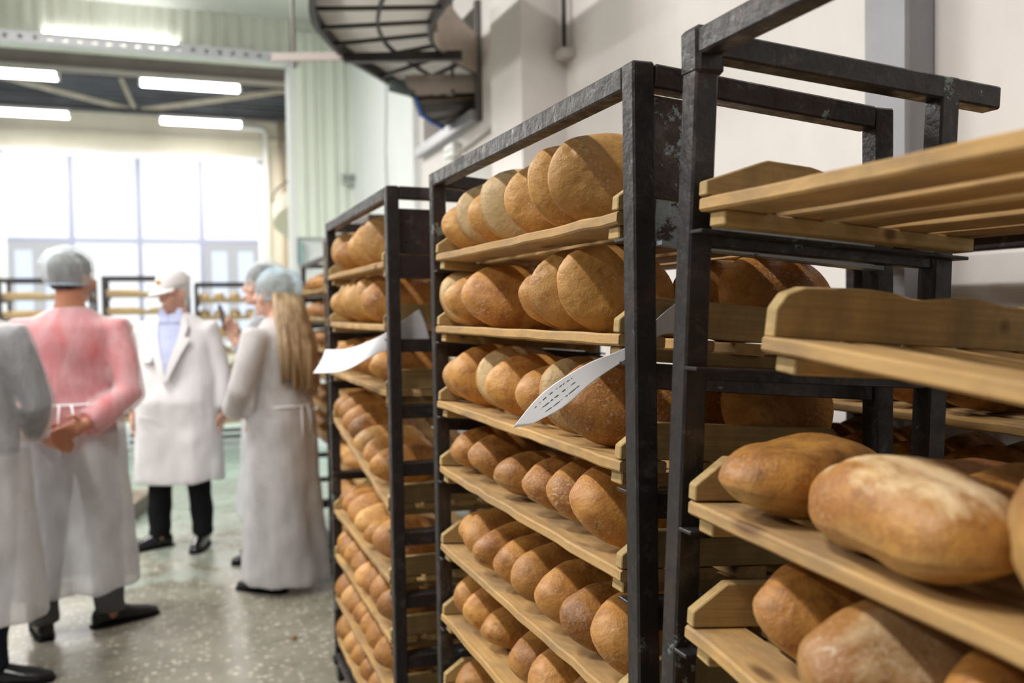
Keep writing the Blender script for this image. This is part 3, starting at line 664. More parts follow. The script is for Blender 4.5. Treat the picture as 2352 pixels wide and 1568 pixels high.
# ------------------------------------------------------------------ far racks with long straw-coloured loaves
ORD2 = ['first', 'second', 'third', 'fourth', 'fifth']
FN = [(-1.72, 'grey rack of straw-coloured loaves behind the red-shirted person', 1.84, 3), (-.76, 'grey rack of long loaves standing behind the white cap', 1.86, 6),
      (.16, 'grey rack of bulging loaves behind the phone holder', 1.79, 8), (1.1, 'grey rack with a dark box on top beside the white jamb', 1.72, 5)]
fslat = MB().box(0, .86, 0, .5, -.02, 0).box(0, .86, 0, .02, 0, .03).box(0, .86, .48, .5, 0, .03).mesh('shelf_tray', WOOD_FAR)
SHORT = ['rack behind the red-shirted person', 'rack behind the white cap', 'rack behind the phone holder', 'rack with the dark box on top']
for q, (x0_, lab, top, nl) in enumerate(FN):
    x1_ = x0_ + .88; yA, yB2 = 10.3, 10.85
    t = thing('bread_rack', lab, 'rack', ((x0_+x1_)/2, (yA+yB2)/2, 0)); bx = (x0_+x1_)/2; by = (yA+yB2)/2
    for xx in (x0_+.02, x1_-.02):
        for yy in (yA, yB2): obj('post', MB().box(xx-bx-.018, xx-bx+.018, yy-by-.018, yy-by+.018, .02, top), STEEL_FAR, t)
    for zz, nm in ((top-.02, 'top_rail'), (.1, 'bottom_rail')):
        for yy in (yA, yB2): obj(nm, MB().box(x0_+.04-bx, x1_-.04-bx, yy-by-.018, yy-by+.018, zz-.02, zz+.02), STEEL_FAR, t)
        for xx in (x0_+.02, x1_-.02): obj(nm, MB().box(xx-bx-.015, xx-bx+.015, yA-by+.02, yB2-by-.02, zz-.02, zz+.02), STEEL_FAR, t)
    z = top-.2; tier = 0
    while z > .25 and tier < 8:
        for xx in (x0_+.045, x1_-.045): obj('tray_rail', MB().box(xx-bx-.012, xx-bx+.012, yA-by+.02, yB2-by-.02, z-.05, z-.022), STEEL_FAR, t)
        tr_ = link('shelf_tray', fslat, None, (x0_+.01, yA+.025, z)); tag(tr_, 'plain wooden tray, %s in the %s' % (ORD[tier], SHORT[q]), 'tray')
        if tier < nl and not (q == 0 and tier > 2):
            for k in range(5):
                if q == 0 and tier == 0 and k == 1: continue
                wide = q in (2,)
                xx, yy = (.21+(k % 2)*.43, .09+.16*(k//2)) if not wide else (.1+.165*k, .25)
                kd = 'b%d' % (rv.randrange(3) if wide else 0); me = LM[kd]
                o = link('loaf', me, None, (x0_+xx, yA+.02+yy, z+.024), (0, 0, R(rv.uniform(-3, 3)) if not wide else R(86+rv.uniform(-4, 4))))
                if not wide: o.location.x += (-.0)
                if q == 2: o.scale = (1, 1.5, 1.5); o.location.z += .012
                elif q == 3: o.scale = (.9, 1.2, 1.2); o.location.z += .005
                tag(o, 'straw loaf, %s from the near edge, %s tray, %s' % (ORD2[k], ORD[tier], SHORT[q]), 'bread', 'long loaves on the %s tray of the %s' % (ORD[tier], SHORT[q]))
        z -= .19; tier += 1
tag(obj('plastic_crate', MB().box(1.28, 1.62, 10.35, 10.7, 1.722, 1.73).box(1.28, 1.62, 10.35, 10.365, 1.73, 1.88).box(1.28, 1.62, 10.685, 10.7, 1.73, 1.88).box(1.28, 1.295, 10.365, 10.685, 1.73, 1.88).box(1.605, 1.62, 10.365, 10.685, 1.73, 1.88),
    plain('dark_brown_plastic', (.045, .025, .025), .5)), 'dark brown open crate on top of a far rack beside the white jamb', 'crate')
# orange bag hanging on the far rack
ob = MB().ell((0, 0, 0), (.1, .06, .13), n=16, m=10)
ob.v = [tuple(Vector(p)*(1+.25*noise.noise(Vector(p)*18))) for p in ob.v]
tag(obj('shopping_bag', ob, plain('orange_plastic', (.9, .32, .06), .4), smooth=True, loc=(-.92, 10.43, 1.765)), 'crumpled orange plastic bag on a far tray behind the red-shirted person', 'bag')

# ------------------------------------------------------------------ curved conveyor through the wall hatch
DARKFR = plain('dark_conveyor_frame', (.045, .04, .04), .45, .3, var=.3)
def m_belt():
    t = NT('grey_mesh_belt', .6, 0, .3); v = t.coord('Object', (1, 1, 1))
    q = t.n('ShaderNodeTexChecker'); q.inputs['Scale'].default_value = 70; t.l(v, q.inputs['Vector'])
    t.color(t.mix(q.outputs['Fac'], (.74, .72, .7), (.6, .58, .56))); tl = t.n('ShaderNodeBsdfTranslucent'); tl.inputs[0].default_value = (.85, .83, .8, 1)
    m = t.n('ShaderNodeMixShader'); m.inputs[0].default_value = .7; t.l(t.b.outputs[0], m.inputs[1]); t.l(tl.outputs[0], m.inputs[2]); t.l(m.outputs[0], t.out.inputs['Surface']); return t.m
BELT = m_belt()
CZ = 3.0; oc = Vector((1.1, 5.2, CZ))
cv = thing('conveyor', 'curved dark-framed mesh conveyor hung from the ceiling, entering the wall hatch', 'conveyor', oc)
PAIRS = [((.6, 3.5), (1.29, 3.5)), ((.63, 4.3), (1.29, 4.2)), ((.69, 4.76), (1.295, 4.5)), ((.80, 5.08), (1.32, 4.78)), ((.97, 5.43), (1.40, 5.02)), ((1.25, 5.82), (1.53, 5.22)), ((1.53, 6.2), (1.7, 5.42)), ((1.93, 6.6), (1.93, 5.66))]
def crv(p, t):
    n = len(p)-1; q = min(int(t), n-1); f = t-q
    a, b, c, d = p[max(q-1, 0)], p[q], p[q+1], p[min(q+2, n)]
    return .5*((2*b)+(c-a)*f+(2*a-5*b+4*c-d)*f*f+(3*b-a-3*c+d)*f**3)
_po = [Vector((*p[0], 0)) for p in PAIRS]; _pi = [Vector((*p[1], 0)) for p in PAIRS]
def lane(w_, t, z=0):       # w_: 0 outer rim .. 1 inner rim
    a, b = crv(_po, t), crv(_pi, t); p = a.lerp(b, w_); return Vector((p.x, p.y, CZ+z)) - oc
TS = [k*.25 for k in range(29)]
def ribbon(w_, z0, z1, th):
    return MB().loft([[lane(w_-th, t, z0), lane(w_+th, t, z0), lane(w_+th, t, z1), lane(w_-th, t, z1)] for t in TS])
obj('outer_rim', ribbon(0, -.035, .13, .025), DARKFR, cv); obj('inner_rim', ribbon(1, -.03, .12, .02), DARKFR, cv)
obj('middle_rail', ribbon(.52, -.02, .0, .016), DARKFR, cv)
for t in (.4, 1.05, 1.75, 2.6, 3.45, 4.3, 5.1, 5.9, 6.6):
    obj('cross_rod', MB().bar(lane(1, t, -.015), lane(0, t, -.015), .02, .02), DARKFR, cv)
rows = [[lane(w_, t, .03) for w_ in (.02, .35, .7, .98)] for t in TS]
bl = MB().grid(rows); bl.grid([[p+Vector((0, 0, .01)) for p in r] for r in rows])
obj('mesh_belt', bl, BELT, cv)
TAN = plain('tan_sheet', (.42, .35, .29), .5, .1, var=.12)
gm = MB(); gt = (3.0, 3.6, 4.3, 5.0, 5.7, 6.4, 7.0)
gm.loft([[lane(1.03, t, -.04), lane(1.07, t, -.04), lane(1.07, t, .27-.035*(i > 3)*(i-3)), lane(1.03, t, .27-.035*(i > 3)*(i-3))] for i, t in enumerate(gt)])
obj('side_guard', gm, TAN, cv)
def G(x, y, z): return Vector((x, y, z)) - oc
obj('support_beam', MB().bar(G(.95, 5.36, 2.945), G(1.6, 5.1, 2.945), .05, .05), DARKFR, cv)
obj('bracket', MB().bar(G(.55, 5.5, 2.955), G(.94, 5.36, 2.955), .03, .045), plain('pinkish_bar', (.55, .48, .45), .6), cv)
ar = []
for i in range(7):
    a = i/6; bulge = .05*math.sin(math.pi*a)
    ar.append([G(1.402+.04*a-bulge*.6, 5.70-bulge, 2.965-.135*a), G(1.62-bulge*.4, 5.62-bulge, 2.968-.125*a), G(1.845, 5.545-bulge*.3, 2.97-.12*a)])
ap = MB().grid(ar); ap.grid([[p+Vector((.004, .008, 0)) for p in r] for r in ar]); obj('apron', ap, plain('woven_apron', (.42, .37, .32), .6, var=.12, scale=60), cv)
for k in range(4):
    p = G(1.46+.1*k, 5.69-.03*k, 2.97); obj('apron_clip', MB().bar(p, p-Vector((0, .02, .035)), .014, .01), plain('clip_yellow', (.6, .52, .34), .5), cv)
rb = [[G(1.471, 5.69, 2.82), G(1.84, 5.56, 2.835)], [G(1.538, 5.825, 2.75), G(1.84, 5.62, 2.77)], [G(1.752, 6.05, 2.725), G(1.845, 5.9, 2.735)]]
m = MB().grid(rb); m.grid([[p+Vector((0, .02, .012)) for p in r] for r in rb]); obj('return_belt', m, DARKFR, cv)
for k in range(4):
    a = k/3*.8; p = G(1.49, 5.70, 2.805).lerp(G(1.70, 5.99, 2.715), a); q = G(1.84, 5.56, 2.82).lerp(G(1.845, 5.8, 2.735), a)
    obj('return_roller', MB().tube([p, q], .014, 8), plain('brown_roller', (.12, .08, .055), .45), cv, smooth=True)
obj('blue_edge', MB().tube([G(1.465, 5.68, 2.825), G(1.5, 5.75, 2.785), G(1.54, 5.83, 2.748), G(1.64, 5.95, 2.73), G(1.755, 6.06, 2.72)], .013, 8), plain('blue_edge_strip', (.03, .15, .6), .5), cv, smooth=True)
for k in range(7):
    p = G(1.465, 5.68, 2.825).lerp(G(1.55, 5.84, 2.745), k/6); obj('edge_tooth', MB().bar(p, p+Vector((-.025, .012, 0)), .012, .01), DARKFR, cv)
obj('drive_motor', MB().tube([G(1.30, 5.72, 2.90), G(1.40, 5.70, 2.885), G(1.46, 5.70, 2.87)], [.04, .05, .045], 12), plain('motor_green', (.1, .13, .13), .5), cv, smooth=True)
RODM = plain('rod_steel', (.16, .14, .13), .5, .4)
for p0_, zt in (((.69, 5.6, 2.93), 4.51), ((1.685, 5.585, 2.84), 4.51)): obj('hanger_rod', MB().tube([G(*p0_), G(p0_[0], p0_[1], zt)], .011, 8), RODM, cv)
# second, far conveyor spiral beside the window
c2 = thing('spiral_conveyor', 'cream curved chute conveyor beside the big window', 'conveyor', (1.2, 12.2, 2.3))
m1 = MB(); rowsA = []
for k in range(15):
    a = math.pi*1.5 - math.pi*k/14*.95; zz = 1.0-.075*k
    rowsA.append([(.62+.62*math.cos(a), .1+.62*math.sin(a), zz*.6+.1), (.62+.28*math.cos(a), .1+.28*math.sin(a), zz*.6+.12), (.62+.28*math.cos(a), .1+.28*math.sin(a), zz*.6+.14), (.62+.62*math.cos(a), .1+.62*math.sin(a), zz*.6+.3)])
m1.loft(rowsA); obj('chute', m1, plain('cream_chute', (.72, .68, .58), .5), c2)
m2 = MB()
for k in range(15):
    a = math.pi*1.5 - math.pi*k/14*.95
    if k: m2.bar(p_, (.62+.62*math.cos(a), .1+.62*math.sin(a), .6*(1.0-.075*k)+.42), .015, .02)
    p_ = (.62+.62*math.cos(a), .1+.62*math.sin(a), .6*(1.0-.075*k)+.42)
obj('hand_rail', m2, STEEL_FAR, c2)
obj('column', MB().tube([(.62, .1, -2.3), (.62, .1, 2.3)], .05, 10), CREAMSTEEL, c2, smooth=True)

# ------------------------------------------------------------------ fittings on the side wall
tag(obj('steel_column', MB().box(XW-.1, XW-.005, 1.815, 1.925, 0, 4.51).box(XW-.115, XW-.1, 1.80, 1.94, 0, 4.51), GREYPOST), 'grey painted steel column against the side wall', 'column')
t = thing('wall_rod', 'dark vertical rod ending in a small plate on the side wall', 'rod', (XW-.04, 4.09, 2.7))
obj('rod', MB().tube([(0, 0, .02), (0, 0, 1.8)], .012, 8), plain('black_rod', (.03, .03, .03), .5), t); obj('foot_plate', MB().box(-.03, .04, -.05, .05, -.02, .02), plain('plate_cream', (.6, .56, .52), .6), t)
tag(obj('conduit', MB().tube([(XW-.02, 5.9, 2.54), (XW-.02, 5.03, 2.58)], .014, 8), plain('cream_conduit', (.6, .58, .53), .5), smooth=True), 'slim cream conduit running from the white box along the side wall', 'conduit')
t = thing('junction_box', 'small white electrical box on the side wall under the hatch', 'box', (XW-.005, 6.05, 2.56))
obj('case', MB().box(-.06, 0, -.11, .11, -.045, .045), plain('white_plastic', (.88, .89, .86), .4), t, bevel=.006); obj('cover_seam', MB().box(-.064, -.06, -.09, .09, -.004, .004), plain('seam_grey', (.4, .4, .4), .5), t)
tag(obj('cable', MB().tube([(XW-.012, 5.02, 2.6), (XW-.012, 5.03, 2.75), (XW-.012, 4.99, 2.9), (XW-.012, 4.98, 3.1), (XW-.012, 4.97, 4.5)], .007, 6), plain('grey_cable', (.45, .42, .4), .6), smooth=True), 'thin grey cable hanging down the side wall beside the hatch', 'cable')
tag(obj('cable', MB().tube([(XW-.07, 8.0, 2.4), (XW-.072, 8.02, 2.9), (XW-.07, 7.96, 3.3), (XW-.07, 8.0, 4.5)], .008, 6), plain('pale_cable', (.6, .62, .6), .6), smooth=True), 'thin pale cable on the white wall facing beyond the hatch', 'cable')
t = thing('switch_box', 'small pale switch box at the lower edge of the green ribbed sheet', 'box', (1.72, YF-.09, 2.86))
obj('case', MB().box(-.08, .08, -.06, .05, -.05, .05), plain('pale_box', (.7, .74, .7), .5), t, bevel=.006); obj('lid', MB().box(-.07, .07, -.066, -.06, -.04, .04), plain('dark_lid', (.3, .32, .3), .5), t)

# ------------------------------------------------------------------ paper sheets
def sheet(pts, label, name='paper_sheet'):
    """pts: grid of 3D control points [row][col]; bilinear patch with Catmull smoothing along rows"""
    nu, nv = 26, 12
    def cr(p, t):
        n = len(p)-1; s = min(int(t*n), n-1); f = t*n - s
        a, b, c, d = p[max(s-1, 0)], p[s], p[s+1], p[min(s+2, n)]
        return .5*((2*b) + (c-a)*f + (2*a-5*b+4*c-d)*f*f + (3*b-a-3*c+d)*f**3)
    rows = []
    for i in range(nu+1):
        u = i/nu; q = [cr([Vector(p) for p in r], u) for r in pts]
        rows.append([cr(q, j/nv) for j in range(nv+1)])
    mb = MB().grid(rows); me = mb.mesh('paper_sheet', PAPER, smooth=True)
    uvl = me.uv_layers.new(name='UVMap'); n = nv+1
    for lp in me.loops:
        i, j = divmod(lp.vertex_index, n); uvl.data[lp.index].uv = (i/nu, j/nv)
    o = link(name, me); so = o.modifiers.new('thick', 'SOLIDIFY'); so.thickness = .0006
    return tag(o, label, 'paper')
# curling out over the third tray of the blue-peeling rack, tucked under the second tray's near rail
sheet([[(.70, 1.161, 1.463), (.662, 1.161, 1.437), (.614, 1.161, 1.396), (.56, 1.205, 1.366), (.545, 1.341, 1.312), (.54, 1.462, 1.243)],
       [(.70, 1.161, 1.409), (.662, 1.161, 1.408), (.613, 1.161, 1.379), (.572, 1.20, 1.342), (.562, 1.29, 1.295), (.55, 1.40, 1.256)]], 'white printed paper sheet curling out over the third tray of the blue-peeling rack')
sheet([[(.64, 2.481, 1.455), (.585, 2.481, 1.42), (.53, 2.513, 1.379), (.47, 2.68, 1.34), (.45, 3.0, 1.326)],
       [(.66, 2.481, 1.40), (.59, 2.483, 1.37), (.53, 2.515, 1.355), (.455, 2.63, 1.31), (.43, 2.98, 1.287)],
       [(.67, 2.481, 1.35), (.6, 2.485, 1.343), (.53, 2.52, 1.332), (.44, 2.59, 1.280), (.405, 2.98, 1.25)]], 'creased white printed sheet sticking out of the brown-plate rack')

# ------------------------------------------------------------------ low pallet truck with a cloudy sack
pl = thing('pallet', 'low wooden pallet on the floor behind the red-shirted person', 'pallet', (-.75, 7.0, 0), (0, 0, R(-12)))
for k in range(6): obj('deck_plank', MB().box(-.45, .45, -.42+.145*k, -.42+.145*k+.11, .11, .13), plain('grey_plank', (.4, .33, .26), .8), pl)
for k in (-1, 0, 1): obj('skid', MB().box(k*.38-.05, k*.38+.05, -.42, .415, 0, .11), plain('pallet_skid', (.22, .19, .16), .8), pl)
sk = MB().ell((0, 0, .36), (.34, .3, .36), n=24, m=16); sk.v = [tuple(Vector((p[0], p[1], max(.0, p[2])))*(1+.14*noise.noise(Vector(p)*6))) for p in sk.v]
sk.v = [(a, b, max(0.0, c)) for a, b, c in sk.v]
tag(obj('plastic_sack', sk, BAGP, smooth=True, loc=(-.72, 7.0, .132)), 'bulging cloudy plastic sack on the low pallet', 'sack')
cb = MB().ell((0, 0, .0), (.011, .009, .009)); tag(obj('bread_crumb', cb, LOAF_D, smooth=True, loc=(.44, 4.03, .008)), 'small brown crumb lying on the floor near the rack', 'crumb')

# ------------------------------------------------------------------ people
def fuse(mb, name, mat, voxel, smooth=6, disp=None, cut=None, detail_smooth=0):
    me = mb.mesh('tmp'); o = bpy.data.objects.new('tmp', me); C.objects.link(o)
    rm = o.modifiers.new('r', 'REMESH'); rm.mode = 'VOXEL'; rm.voxel_size = voxel
    if smooth: sm = o.modifiers.new('s', 'SMOOTH'); sm.factor = .5; sm.iterations = smooth
    dg = bpy.context.evaluated_depsgraph_get(); me2 = bpy.data.meshes.new_from_object(o.evaluated_get(dg))
    bpy.data.objects.remove(o); bpy.data.meshes.remove(me)
    me2.name = name; me2.materials.clear(); me2.materials.append(mat)
    if disp:
        nr = [v.normal.copy() for v in me2.vertices]
        for v, n in zip(me2.vertices, nr): v.co += n*disp(v.co)
    if cut:
        bm = bmesh.new(); bm.from_mesh(me2); bmesh.ops.delete(bm, geom=[f for f in bm.faces if cut(f)], context='FACES'); bm.to_mesh(me2); bm.free()
    me2.polygons.foreach_set('use_smooth', [True]*len(me2.polygons))
    return me2
def ring(z, hw, fr, bk, cx=0, cy=0, n=24, p=2.3):
    out = []
    for k in range(n):
        a = 2*math.pi*k/n; c, s = math.cos(a), math.sin(a); q = (abs(c)**p+abs(s)**p)**(-1/p)
        out.append(Vector((cx+hw*q*c, cy+(fr if s > 0 else bk)*q*s, z)))
    return out
HEADT = [(-.118, .018, .085, -.05), (-.108, .038, .094, -.02), (-.085, .053, .097, .03), (-.055, .064, .097, .07), (-.02, .070, .094, .088), (.01, .075, .091, .098), (.04, .077, .091, .101), (.07, .073, .08, .096), (.095, .057, .055, .075), (.111, .031, .02, .04), (.118, .008, .004, .01)]
def head_mb(mb, H, nose=1.0):
    def X(p): return H @ Vector(p)
    mb.loft([[X(v) for v in ring(z, hw, f, b, n=20, p=2.1)] for z, hw, f, b in HEADT])
    mb.tube([X((0, .086, .03)), X((0, .1, .0)), X((0, .113*nose, -.028)), X((0, .09, -.036))], [.008, .011, .016, .012], 8)
    for s in (-1, 1):
        mb.ell(X((s*.012, .098, -.03)), (.01, .012, .009), H.to_3x3(), 8, 6)
        mb.ell(X((s*.077, -.005, -.008)), (.009, .02, .033), H.to_3x3(), 10, 8)
        mb.ell(X((s*.03, .086, .032)), (.026, .012, .007), H.to_3x3(), 8, 6)
        mb.ell(X((s*.045, .068, -.03)), (.022, .022, .026), H.to_3x3(), 8, 6)
    mb.ell(X((0, .096, -.066)), (.026, .012, .007), H.to_3x3(), 10, 6); mb.ell(X((0, .094, -.078)), (.022, .012, .008), H.to_3x3(), 10, 6)
    mb.ell(X((0, .09, -.102)), (.02, .016, .016), H.to_3x3(), 8, 6)
def hand(mb, W, d, n, t, curl=.5, k=1.0):
    """wrist W, finger direction d, palm normal n, thumb side t"""
    W, d, n, t = Vector(W), Vector(d).normalized(), Vector(n).normalized(), Vector(t).normalized()
    mb.loft([[W + d*(x*k) + t*(math.cos(a)*w*k) + n*(math.sin(a)*h*k) for a in [2*math.pi*q/10 for q in range(10)]] for x, w, h in ((-.03, .026, .02), (0, .028, .02), (.03, .038, .018), (.065, .043, .016), (.092, .042, .013))])
    for i, (off, L) in enumerate(((.032, .072), (.011, .08), (-.011, .074), (-.032, .058))):
        p = W + d*(.085*k) + t*(off*k); ang = 0; pts = [p]
        for j, fr in enumerate((.45, .32, .23)):
            ang += curl*(.55+.25*j)*(1+.08*i)
            p = p + (d*math.cos(ang) + n*math.sin(ang))*L*fr*k; pts.append(p)
        mb.tube(pts, [.0095*k, .009*k, .008*k, .0068*k], 8)
    p = W + d*(.02*k) + t*(.03*k)
    mb.tube([p, p+(d*.5+t*.75+n*.25).normalized()*.036*k, p+(d*.5+t*.75+n*.25).normalized()*.036*k+(d*.85+t*.2+n*.35).normalized()*.045*k], [.013*k, .011*k, .008*k], 8)

def person(label, loc, face, h, arms, gown, under=None, head_yaw=0., head_pitch=0., hands=(True, True), trousers=BLACK, skin=SKIN, belly=0., hem=.2, gown_mat=SHEER, feet=None, width=1.0, hood=None, under_z=.9, lean=0.):
    k = h/1.75
    root = thing('person', label, 'person', loc, (0, 0, face))
    V = lambda x, y, z: Vector((x, y, z))*k
    Hm = Matrix.Translation(V(0, .025+lean, 1.632)) @ Matrix.Rotation(head_yaw, 4, 'Z') @ Matrix.Rotation(head_pitch, 4, 'X') @ Matrix.Scale(k*1.0, 4)
    feet = feet or [(-.11, .0, R(8)), (.11, .0, R(-8))]
    mb = MB()
    TOR = [(.84, .15, .1, .11), (.92, .17, .11+belly*.4, .125), (1.0, .165, .115+belly, .115), (1.1, .155, .112+belly, .1), (1.22, .165, .118+belly*.6, .11), (1.32, .18, .118, .115), (1.40, .175, .095, .105), (1.45, .12, .07, .085), (1.475, .072, .06, .065), (1.53, .058, .055, .058), (1.575, .055, .055, .055)]
    mb.loft([[Vector((v.x*width*k, v.y*k+lean*k*max(0, (z-.9)/.7), v.z*k)) for v in ring(z, a, f, b)] for z, a, f, b in TOR])
    head_mb(mb, Hm)
    for s, (fx, fy, fa) in zip((-1, 1), feet):
        mb.tube([V(s*.09, 0, .9), V((s*.09+fx)/2*1.02, fy*.5+.02, .5), V(fx, fy-.01, .1), V(fx, fy, .05)], [.088*k, .058*k, .042*k, .045*k], 12)
        dx, dy = -math.sin(fa), math.cos(fa); mb.tube([V(fx-dx*.05, fy-dy*.05, .04), V(fx+dx*.08, fy+dy*.08, .035), V(fx+dx*.17, fy+dy*.17, .025)], [.035*k, .038*k, .025*k], 10)
    for s, (sh, el, wr, hd, pn, th, cu) in zip((-1, 1), arms):
        mb.tube([V(*sh)*.0+V(s*.1, 0, 1.40), V(*sh), (V(*sh)+V(*el))/2, V(*el), (V(*el)+V(*wr))/2, V(*wr)], [.06*k, .058*k, .048*k, .042*k, .04*k, .028*k], 12)
        hand(mb, V(*wr), hd, pn, th, cu, k)
    body = link('body', fuse(mb, 'body', skin, .0075, 3), root)
    # eyes and mouth
    for s in (-1, 1):
        e = MB().ell(Hm @ Vector((s*.031, .0875, .015)), (.012*k, .008*k, .006*k), Hm.to_3x3().normalized(), 10, 6); obj('eye', e, EYE, root, smooth=True)
        e = MB().tube([Hm @ Vector((s*.014, .097, .038)), Hm @ Vector((s*.032, .098, .043)), Hm @ Vector((s*.052, .088, .036))], .004*k, 6); obj('eyebrow', e, HAIR_W if hood == 'cap' else HAIR_D, root, smooth=True)
    obj('mouth', MB().tube([Hm @ Vector((-.022, .101, -.072)), Hm @ Vector((0, .108, -.071)), Hm @ Vector((.022, .101, -.072))], .0035*k, 6), LIPM, root, smooth=True)
    # trousers + shoes
    for s, (fx, fy, fa) in zip((-1, 1), feet):
        tb = MB().tube([V(s*.085, -.005, .95), V(s*.09, 0, .8), V((s*.09+fx)/2*1.02, fy*.5+.015, .48), V(fx*.97, fy-.015, .2), V(fx, fy-.01, .07)], [.105*k, .1*k, .078*k, .07*k, .068*k], 14)
        link('trouser_leg', fuse(tb, 'trouser_leg', trousers, .012, 2, disp=lambda c: .008*noise.noise(c*11)), root)
        dx, dy = -math.sin(fa), math.cos(fa); q = lambda f, l, z: V(fx+dx*f-dy*l, fy+dy*f+dx*l, z)
        sb = MB().loft([[q(f, wdt*c_, max(0.0, zc+hh*s_)) for c_, s_ in [(math.cos(2*math.pi*i/14), math.sin(2*math.pi*i/14)) for i in range(14)]] for f, wdt, zc, hh in ((-.085, .02, .04, .03), (-.07, .036, .045, .045), (-.02, .041, .055, .055), (.05, .044, .045, .045), (.12, .048, .033, .033), (.18, .042, .026, .026), (.215, .026, .02, .02), (.225, .01, .018, .01))])
        so = link('shoe', fuse(sb, 'shoe', SHOE, .008, 2), root)
        obj('sole', MB().loft([[q(f, wdt*s2, zz) for s2, zz in ((-1, 0), (1, 0), (1, .012), (-1, .012))] for f, wdt in ((-.09, .03), (-.03, .043), (.06, .046), (.13, .05), (.19, .043), (.225, .022))]), BLACK, so)
    # under-layer
    def wrap(name, mat, rings, sl, vox, disp, zc, sleeve=True):
        m = MB(); m.loft([[Vector((v.x*width*k, v.y*k+lean*k*max(0, (z-.9)/.7), v.z*k)) for v in ring(z, a, f, b)] for z, a, f, b in rings])
        if sleeve:
            for s, (sh, el, wr, *_r) in zip((-1, 1), arms):
                w0, e0 = V(*wr), V(*el); end = e0 + (w0-e0)*sl[3]
                m.tube([V(s*.08, 0, 1.385), V(*sh), (V(*sh)+e0)/2, e0, (e0+end)/2, end], [sl[0]*k, sl[0]*k, (sl[0]+sl[1])/2*k, sl[1]*k, sl[1]*k, sl[2]*k], 14)
        return link(name, fuse(m, name, mat, vox, 4, disp=disp, cut=lambda f: f.normal.z < -.85 and f.calc_center_median().z < zc*k+.03), root)
    if under:
        wrap('shirt', under, [(under_z-.02, .175, .13+belly, .14), (1.0, .178, .128+belly, .13), (1.1, .168, .124+belly, .112), (1.22, .178, .13+belly*.6, .122), (1.32, .193, .13, .127), (1.40, .188, .107, .117), (1.45, .13, .08, .096), (1.495, .072, .07, .074)], (.068, .056, .045, .9), .012, lambda c: .006*noise.noise(c*9), 0)
    if gown:
        zz = [hem, (hem+.8)/2, .8, .95, 1.1, 1.25, 1.34, 1.41, 1.46, 1.50]
        gr = [(zz[0],)+gown[0], (zz[1],)+gown[1], (zz[2],)+gown[2], (zz[3], gown[2][0]*.97, gown[2][1]+belly*.5, gown[2][2]*.98), (zz[4],)+gown[3], (zz[5], .195, .145+belly*.7, .14), (zz[6], .205, .142, .142), (zz[7], .198, .117, .13), (zz[8], .137, .087, .105), (zz[9], .082, .078, .085)]
        def fold(c):
            lowf = max(0., min(1., (1.35*k-c.z)/1.0))
            return .02*lowf*noise.noise(Vector((c.x*9, c.y*9, c.z*1.4))) + .007*noise.noise(Vector((c.x*13, c.y*13, c.z*9+3)))
        gw = wrap('coat' if gown_mat is COAT else 'gown', gown_mat, gr, (.078, .072, .062, .93), .0135, fold, hem)
    # head wear
    if hood in ('net', 'bluenet'):
        hb = MB(); hb.loft([[Hm @ v for v in ring(z, hw, f, b, n=20)] for z, hw, f, b in ((-.05, .068, .02, .09), (-.02, .076, .04, .1), (.02, .081, .08, .108), (.05, .082, .094, .11), (.08, .077, .084, .103), (.105, .058, .056, .08), (.125, .02, .015, .03))])
        link('hair', fuse(hb, 'hair', HAIR_B if hood == 'bluenet' else HAIR_D, .008, 2, disp=lambda c: .004*noise.noise(c*60)), root)
        nb_ = MB(); nb_.loft([[Hm @ v for v in ring(z, hw, f, b, n=24, cy=-.012)] for z, hw, f, b in ((-.035, .072, .09, .098), (-.02, .09, .108, .125), (.02, .104, .118, .142), (.065, .108, .112, .142), (.105, .094, .09, .12), (.135, .06, .055, .08), (.15, .02, .02, .03))])
        link('hair_net', fuse(nb_, 'hair_net', NET_B if hood == 'bluenet' else NET, .008, 2, disp=lambda c: .011*noise.noise(c*16)+.004*noise.noise(Vector((c.x*60, c.y*60, c.z*18)))), root)
        eb = MB(); rg = [Hm @ v for v in ring(-.03, .079, .096, .106, n=24, cy=-.012)]
        eb.tube(rg+[rg[0]], .006*k, 6, cap=False); obj('net_band', eb, NET_B, root, smooth=True)
    return root, Hm, k, V, gw if gown else None

# arm: (shoulder, elbow, wrist, finger dir, palm normal, thumb dir, curl), person's left (-x) then right (+x); +y = forward
DOWN = lambda s, y=.02: ((s*.2, 0, 1.39), (s*.265, -.01, 1.11), (s*.28, y, .87), (0, .15, -1), (-s, .1, 0), (0, 1, 0), .45)
BACK = lambda s: ((s*.2, -.01, 1.39), (s*.262, -.11, 1.10), (s*.09, -.215, .955+.02*s), (-s*.9, -.12, -.35), (0, 1 if s < 0 else -1, -.1), (0, -.2, 1), .55)
FRONT = lambda s: ((s*.2, 0, 1.39), (s*.27, .03, 1.12), (s*.16, .2, .98), (-s*.8, .5, 0), (0, -1, 0), (0, .2, 1), .5)
PHONE = ((.2, 0, 1.39), (.28, .06, 1.13), (.2, .24, 1.3), (-.1, .3, 1), (-1, .2, 0), (0, -.5, .6), .9)
GW = [(.25, .19, .2), (.235, .175, .185), (.222, .165, .175), (.2, .15, .15)]

# capped man in the white coat
face = R(180-17)
capman, Hm, k, V, gw = person('person in a white cap and white lab coat, looking down', (-.02, 5.95, 0), face, 1.70, (DOWN(-1), DOWN(1)), [(.245, .185, .165), (.24, .2, .165), (.235, .215, .165), (.225, .2, .155)],
    under=SHIRT_BLUE, head_yaw=R(-34), head_pitch=R(-13), belly=.055, hem=.43, gown_mat=COAT, hood='cap', skin=SKIN, width=1.14, feet=[(-.13, .0, R(2)), (.14, .02, R(-52))])
